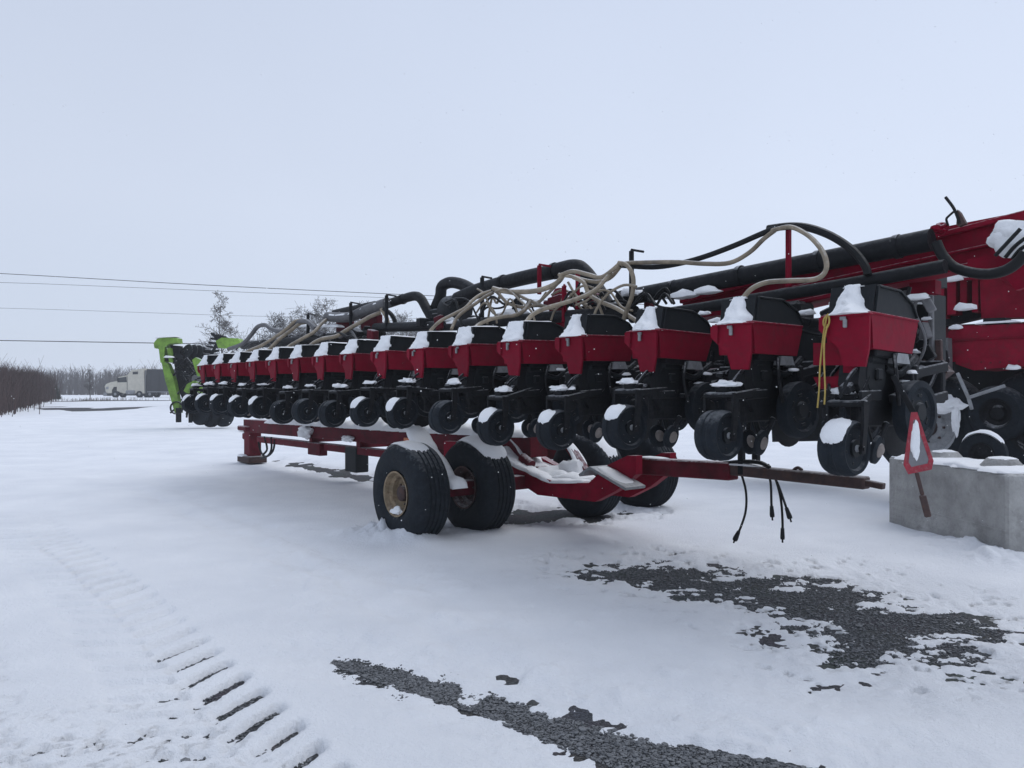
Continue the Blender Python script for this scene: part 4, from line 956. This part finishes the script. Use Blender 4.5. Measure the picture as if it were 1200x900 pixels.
gpoly([(255, 400), (262, 396), (281, 397), (285, 404), (276, 408), (258, 408)], -.2, .5, 'side_panel', 'green')
gpoly([(227, 422), (231, 419), (237, 422), (239, 440), (233, 441), (230, 432)], -.15, .3, 'side_panel', 'green')
gpoly([(196, 408), (200, 408), (203, 424), (199, 425)], -.05, .2, 'strut', 'green')
gpoly([(199, 424), (212, 418), (217, 432), (214, 452), (210, 470), (205, 458), (202, 440)], .35, .4, 'main_frame', 'steel')
gpoly([(188, 416), (212, 414), (214, 420), (192, 423)], .1, .5, 'cross_plate', 'steel')
gpoly([(197, 404), (208, 405), (208, 422), (197, 420)], .2, .3, 'fold_cylinder', 'steel')
for k in range(5):                                  # rolled-up row of dark discs beside the head
    b = MB(); R_ = .36 - .03 * abs(k - 2); b.lathe([(0, -.06), (.08, -.06), (.10, -.01), (R_, -.015), (R_ + .02, 0), (R_, .015), (.10, .01), (.08, .06), (0, .06)], (0, 0, 0), 'x', 18)
    w = b.build('disc', M['black'], gm, gp(215 + k * 4.2, 411.5 + k * 1.1, .3 + .12 * k)); w.rotation_euler = (0, R(20), R(62))
MB().bar(gp(210, 411, .3), gp(236, 417, .8), .09, .09).build('disc_axle', M['steel'], gm)
b = MB(); b.bar(gp(208, 478, .1), gp(208, 495, .1), .16, .16); b.bar(gp(217, 478, .5), gp(217, 496, .5), .12, .12); b.build('parking_stand', M['steel'], gm)
b = MB(); c = gp(207, 478, .0); b.lathe([(.22, -.04), (.26, -.04), (.26, .04), (.22, .04)], c, 'y', 20, closed=True); b.build('hitch_ring', M['steel'], gm)
for (px, py, r_) in ((228, 484, .5), (240, 488, .45), (255, 486, .5)):
    b = MB(); b.lathe([(r_ * .5, -.12), (r_ * .9, -.14), (r_, -.08), (r_, .08), (r_ * .9, .14), (r_ * .5, .12)], (0, 0, 0), 'y', 24); b.lathe([(0, -.05), (r_ * .5, -.06), (r_ * .52, .0), (0, .06)], (0, 0, 0), 'y', 16)
    w = b.build('wheel', M['rubber'], gm, gp(px, py, .6)); w.rotation_euler = (0, 0, R(-25))
for (xa, ya, xb, yb) in ((238, 424, 251, 396), (252, 398, 268, 402)):
    b = MB(); a_, c_ = gp(xa, ya, .5), gp(xb, yb, .5); b.bar(a_, c_, .10, .10)
    for k in range(7):
        p_ = a_.lerp(c_, k / 6); b.tube([p_ + Vector((.22, 0, .0)), p_ - Vector((.02, 0, .02)), p_ + Vector((-.34, 0, .02 if xa < 245 else .30))], .05, 5)
    b.build('tine_bar', M['steel'], gm)
r = random.Random(9); b = MB()
for k in range(90):
    x, y = r.uniform(196, 236), r.uniform(414, 484)
    if x < 197 + (y - 414) * .16: x += 10
    if x > 222 and y < 440: x -= 15
    p_ = gp(x, y, r.uniform(.1, .7)); b.bar(p_, p_ + Vector((r.uniform(-.4, .4), r.uniform(-.2, .2), r.uniform(-.45, .35))), .06, .06)
b = b.build('linkage', M['steel'], gm); b['kind'] = 'stuff'
b = MB(); b.blob(gp(199, 419, -.05), (.2, .2, .08), 1, .3, 2, True); b.blob(gp(226, 473, .2), (.35, .2, .12), 2, .3, 2, True); b.build('snow_clump', M['snow'], gm, angle=60)
b = MB(); b.ridge([gp(181, 396, .2), gp(207, 394.5, .2)], .5, .06, 3); b.build('snow_strip', M['snow'], gm, angle=60)

# ------------------------------------------------------------------ lorry far down the field
TYD = 110.
def tpx(px, py): return Wp(px, py, TYD)
tz = terrain(np.array([TYD]))[0] + .05
tx = tpx(127, 0).x
truck = thing('semi_truck', 'cream sleeper cab lorry parked far across the snowy field, nose to the left', 'truck', (tx, TYD, tz))
def px2(px, py): p = tpx(px, py); return (p.x - tx, p.z - tz)
def tpoly(L, t0, t1, name, m, par=None):
    b = MB(); b.prism([px2(*p_) for p_ in L], t0, t1, 'xz'); return b.build(name, M[m], par or truck)
cab = tpoly([(142, 447), (144, 442), (154, 440), (159, 434), (173, 432), (174, 461), (150, 461), (142, 458)], -1.2, 1.2, 'cab', 'cream')
tpoly([(127, 453), (129, 450), (134, 448), (142, 446.5), (142, 460), (129, 461)], -1.0, 1.0, 'hood', 'cream')
tpoly([(126.6, 452), (127.4, 450), (129, 450), (129, 459), (126.6, 459)], -.8, .8, 'grille', 'grey')
tpoly([(126, 460), (130, 460), (130, 464), (126, 464)], -1.15, 1.15, 'bumper', 'grey')
tpoly([(143.4, 443.2), (153, 441.6), (153.5, 448), (142.8, 448.2)], -1.24, -1.19, 'side_window', 'glass', cab)
tpoly([(160.5, 436), (166.5, 435.6), (166.5, 438.8), (160.5, 439)], -1.24, -1.19, 'sleeper_window', 'glass', cab)
tpoly([(153.8, 441), (154.2, 441), (154.2, 459), (153.8, 459)], -1.23, -1.19, 'door_seam', 'trailer', cab)
tpoly([(150, 461), (176, 461), (176, 463.5), (150, 463.5)], -1.1, 1.1, 'chassis', 'black')
tpoly([(173.6, 434), (174.8, 434), (174.8, 461), (173.6, 461)], -1.0, -.8, 'exhaust_stack', 'grey')
def twheel(px, par, x0):
    b = MB(); b.lathe([(.2, -.16), (.45, -.17), (.52, -.1), (.52, .1), (.45, .17), (.2, .16)], (0, 0, 0), 'y', 20); b.lathe([(0, -.12), (.22, -.12), (.24, 0)], (0, 0, 0), 'y', 12, 1)
    for y_ in (-1.05, 1.05): part('wheel', b.mesh('wheel', [M['rubber'], M['grey']]), par, (tpx(px, 0).x - x0, y_, .48))
for px in (140, 168, 180): twheel(px, truck, tx)
b = MB(); b.tube([(px2(153, 0)[0], -1.08, .75), (px2(163, 0)[0], -1.08, .75)], .32, 14, smooth=False); b.build('fuel_tank', M['grey'], truck)
tpoly([(142.2, 448.5), (143, 448.5), (143, 459), (142.2, 459)], -1.06, -1.0, 'hood_seam', 'trailer')
tpoly([(143.6, 443), (144.6, 443), (144.6, 447), (143.6, 447)], -1.5, -1.35, 'mirror', 'black')
tpoly([(128.5, 453.5), (131.5, 453), (131.5, 456), (128.5, 456.3)], -1.06, -.98, 'headlight', 'grey')
tpoly([(136, 457), (138, 453.5), (142, 453.3), (144.5, 457), (144.5, 460), (136, 460)], -1.1, -1.0, 'wheel_arch', 'black')
tpoly([(174.2, 440), (176.3, 440), (176.3, 461), (174.2, 461)], -.9, .9, 'coupling_gap', 'black')
sx_ = tpx(176.5, 0).x
semi = thing('semi_trailer', 'dark grey box trailer hitched behind the cream lorry', 'trailer', (sx_, TYD, tz))
b = MB(); b.box((7.0, 0, 2.42), (14, 2.5, 3.2), bev=.05)
b.build('box_body', M['trailer'], semi)
b = MB()
for k in range(12): b.box((.6 + k * 1.15, -1.27, 2.42), (.06, .05, 3.1))
o = b.build('side_post', M['trailer'], semi); o['kind'] = 'stuff'
MB().box((7, -1.28, .80), (13.8, .05, .12)).build('side_rail', M['grey'], semi)
for px in (262, 272): twheel(px, semi, sx_)

# ------------------------------------------------------------------ trees, brush, woods
def grow(b, p, d, L, r, depth, rn, droop=0., spread=.5, minr=.008, kids=3):
    """one limb with its side twigs"""
    n = 3; pts = [p]; q = p.copy(); dd = d.copy()
    for i in range(n):
        dd = (dd + Vector((rn.gauss(0, .13), rn.gauss(0, .13), rn.gauss(.03, .08) - droop))).normalized(); q = q + dd * (L / n); pts.append(q.copy())
    b.tube(pts, [max(minr, r * (1 - .25 * i)) for i in range(n + 1)], 4 if depth < 2 else 3, smooth=False, cap=False)
    if depth >= 4: return
    for k in range(kids):
        t = rn.uniform(.25, 1.0); i = min(n - 1, int(t * n)); f = t * n - i; c = pts[i].lerp(pts[i + 1], f)
        ax = Vector((rn.gauss(0, 1), rn.gauss(0, 1), rn.gauss(0, .5))); ax = (ax - dd * ax.dot(dd)).normalized()
        nd = (dd * (1 - spread) + ax * spread * 1.2).normalized()
        grow(b, c, nd, L * rn.uniform(.45, .75), r * .55, depth + 1, rn, droop, spread, minr, kids)
def bare_tree(name, label, group, x, y, h, seed, mt, slender=1., r0=None, kids=4):
    rn = random.Random(seed); z = terrain(np.array([y]))[0]
    o = thing(name, label, 'tree', (x, y, z), 0, group); r0 = r0 or h * .014
    tr = [Vector((0, 0, -.1))]; 
    for i in range(1, 9): tr.append(Vector((rn.gauss(0, .012) * h, rn.gauss(0, .012) * h, h * .96 * i / 8)))
    b = MB(); b.tube(tr, [r0 * (1 - .11 * i) for i in range(9)], 6, sub=3); b.build('trunk', mt, o)
    c = MB()
    for k in range(int(kids * 11)):
        t = rn.uniform(.22, 1.0); i = min(7, int(t * 8)); p = tr[i].lerp(tr[i + 1], t * 8 - i)
        a = rn.uniform(0, 6.28); up = rn.uniform(.45, 1.1)
        prof = (.55 + .45 * math.sin(min(1, t * 1.3) * math.pi)) * (1.15 - .75 * t)
        grow(c, p, Vector((math.cos(a), math.sin(a), up)).normalized(), h * .31 * slender * prof, r0 * .35 * (1.1 - .6 * t), 1, rn, 0.01, .5, .012, kids - 1)
    c.build('crown', mt, o); return o
def xat(px, Y): return (px - 600) / FPX * Y
bare_tree('birch_tree', 'tall slender bare birch above the green implement', None, xat(258, 62), 62, 9.1, 4, M['birch'], .8, .10, 4)
GT = 'bare trees behind the far hoppers'
for i, (px, Y, h, sd_, lb) in enumerate(((322, 70, 7.6, 11, 'bare tree nearest the tall birch, behind the far hoses'), (352, 74, 8.6, 12, 'second bare tree from the birch, behind the looping far hoses'), (382, 72, 9.2, 13, 'bare tree behind the snowy grey pipe, tallest of its row'), (428, 76, 9.4, 14, 'bare tree rising behind the black pipe'), (470, 74, 8.4, 15, 'bare tree behind the sloping black pipe, farthest from the birch'))):
    bare_tree('bare_tree', lb, GT, xat(px, Y), Y, h, sd_, M['bark'], 1.6, None, 4)
bare_tree('sapling', 'thin leafless sapling standing in the field in front of the lorry nose', None, xat(105, 85), 85, 4.0, 21, M['bark'], .5, .05, 3)
bare_tree('sapling', 'small faint leafless sapling behind the cream cab', None, xat(128, 140), 140, 4.6, 22, M['bark'], .5, .07, 3)
# small spruce at the edge of the brush
o = thing('spruce_tree', 'small dark spruce at the end of the brown brush', 'tree', (xat(66, 88), 88, terrain(np.array([88.]))[0]))
b = MB(); b.tube([(0, 0, -.1), (0, 0, 1.7)], [.06, .02], 6, smooth=False); b.build('trunk', M['bark'], o)
b = MB(); rn = random.Random(2)
for k in range(420):
    t = rn.uniform(0.03, 1); a = rn.uniform(0, 6.28); L = .75 * (1 - t) + .08; p = Vector((0, 0, 1.75 * t)); d = Vector((math.cos(a), math.sin(a), -.15)); s_ = Vector((-math.sin(a), math.cos(a), 0)) * .07
    e_ = p + d * L * rn.uniform(.6, 1.1); mdl = p.lerp(e_, .6); b.add([p, mdl + s_, e_, mdl - s_, mdl + Vector((0, 0, .06))], [(0, 1, 4), (1, 2, 4), (2, 3, 4), (3, 0, 4)])
b.build('crown', M['spruce'], o)

def stems_mesh(name, pts, hs, m, label, cat, seed, rad, tw):
    """thousands of bare stems with forking twigs, one mass"""
    g = np.random.default_rng(seed); n = len(pts)
    z0 = terrain(pts[:, 1]); base = np.column_stack([pts, z0 - .05])
    segs = []
    lean = g.normal(0, .09, (n, 2)); tip = base + np.column_stack([lean * hs[:, None], hs]); segs.append((base, tip, np.full(n, rad), np.full(n, rad * .4)))
    for k in range(tw):
        t = g.uniform(.2, .95, n)[:, None]; s = base + (tip - base) * t; a = g.uniform(0, 6.28, n); L = hs * g.uniform(.15, .4, n)
        e_ = s + np.column_stack([np.cos(a) * L * .55, np.sin(a) * L * .55, L * g.uniform(.4, 1.0, n)]); segs.append((s, e_, np.full(n, rad * .45), np.full(n, rad * .25)))
    A = np.concatenate([s[0] for s in segs]); B = np.concatenate([s[1] for s in segs]); ra = np.concatenate([s[2] for s in segs]); rb = np.concatenate([s[3] for s in segs])
    N = len(A); vs = np.zeros((N, 6, 3))
    for k in range(3):
        a = k * 2.094; off = np.array((math.cos(a), math.sin(a), 0)); vs[:, k] = A + off * ra[:, None]; vs[:, 3 + k] = B + off * rb[:, None]
    f = np.array([(0, 1, 4, 3), (1, 2, 5, 4), (2, 0, 3, 5)]); F = (f[None] + (np.arange(N) * 6)[:, None, None]).reshape(-1, 4)
    me = bpy.data.meshes.new(name); me.vertices.add(N * 6); me.vertices.foreach_set('co', vs.astype(np.float32).ravel())
    me.loops.add(F.size); me.loops.foreach_set('vertex_index', F.ravel().astype(np.int32)); me.polygons.add(len(F)); me.polygons.foreach_set('loop_start', np.arange(0, F.size, 4, dtype=np.int32))
    me.materials.append(m); me.update(calc_edges=True)
    o = bpy.data.objects.new(name, me); C.objects.link(o); tag(o, label, cat, kind='stuff'); return o
g = np.random.default_rng(3)
n = 8000; t = g.uniform(0, 1, n) ** .8
Yb = 40 + 46 * t + g.uniform(0, 8, n); edge = np.interp(Yb, [40, 47, 60, 86, 95], [-27.5, -31, -38, -52, -58]); Xb = edge - g.exponential(5, n) + g.normal(0, .6, n)
stems_mesh('brush', np.column_stack([Xb, Yb]), g.uniform(1.7, 3.0, n) * np.interp(Yb, [40, 60, 90], [1.05, 1., .95]), M['brush'], 'dense reddish brown leafless brush along the edge of the snowy field', 'brush', 4, .022, 7)
n = 15000; Yw = 170 + g.uniform(0, 40, n); Xw = g.uniform(-260, 210, n)
hw = (5.2 + 1.6 * np.sin(Xw * .13) + 1.2 * np.sin(Xw * .31 + 1)) * g.uniform(.75, 1.05, n); hw = np.where(Xw > -92, hw * .85, hw * 1.05)
stems_mesh('far_woods', np.column_stack([Xw, Yw]), hw, M['wood'], 'far grey line of leafless woods fading into the snowfall', 'woods', 6, .075, 9)
n = 260; Xg = xat(0, 1) * 0 + g.uniform(-52, -38, n); Yg = 76 + g.uniform(0, 10, n); k_ = g.uniform(0, 1, n) < .6
stems_mesh('dry_weeds', np.column_stack([np.where(k_, xat(100, 78) + g.normal(0, 1.2, n), Xg), Yg]), g.uniform(.15, .45, n), M['weed'], 'low dry weeds poking through snow near the lorry', 'weeds', 8, .02, 3)

# ------------------------------------------------------------------ overhead wires, each hung across the whole view
for (pts, Y, r_, lb) in (([(-260, 308), (0, 320.5), (240, 334), (480, 345.5), (760, 357)], 48, .020, 'topmost overhead wire crossing the sky'),
                         ([(-260, 325), (0, 331), (170, 337.5), (300, 343), (480, 350), (760, 362)], 50, .012, 'thin overhead wire close under the topmost one'),
                         ([(-260, 356), (0, 361), (160, 366), (300, 370.5), (480, 373), (760, 378)], 52, .010, 'faint overhead wire halfway between the others'),
                         ([(-260, 395), (0, 399), (180, 402), (300, 404), (480, 407), (760, 411)], 44, .024, 'lowest and darkest overhead wire, level with the green implement top')):
    b = MB(); b.tube([Wp(x, y, Y) for x, y in pts], r_, 5, sub=6); tag(b.build('power_line', M['wire']), lb, 'power line', 'overhead wires')

# ------------------------------------------------------------------ flakes of falling snow in the air
g = np.random.default_rng(11); b = MB()
fl = bmesh.new(); bmesh.ops.create_icosphere(fl, subdivisions=1, radius=1); fv = [v.co.copy() for v in fl.verts]; ff = [[v.index for v in f.verts] for f in fl.faces]; fl.free()
for k in range(1300):
    Y = float(g.uniform(2.6, 12)); X = float(g.uniform(-.75, .75)) * Y; Z = float(g.uniform(.3, 1.6 + Y * .55)); s_ = float(g.uniform(.0012, .0030)) * (.6 + Y * .11)
    b.add([Vector((X, Y, Z)) + v * s_ for v in fv], ff)
tag(b.build('snowflakes', M['snow']), 'small white flakes of snow falling through the air', 'snowflakes', kind='stuff')

# ------------------------------------------------------------------ haze
hz = MB(); hz.box((0, 220, 6.5), (1060, 540, 15.5)); h_ = hz.build('haze', [])
hm = bpy.data.materials.new('snowy_haze'); hm.use_nodes = True; n = hm.node_tree.nodes; n.clear()
ho = n.new('ShaderNodeOutputMaterial'); pv = n.new('ShaderNodeVolumePrincipled'); pv.inputs['Density'].default_value = .0010; pv.inputs['Color'].default_value = (.93, .95, .98, 1)
hm.node_tree.links.new(pv.outputs[0], ho.inputs['Volume']); h_.data.materials.append(hm); h_['kind'] = 'stuff'
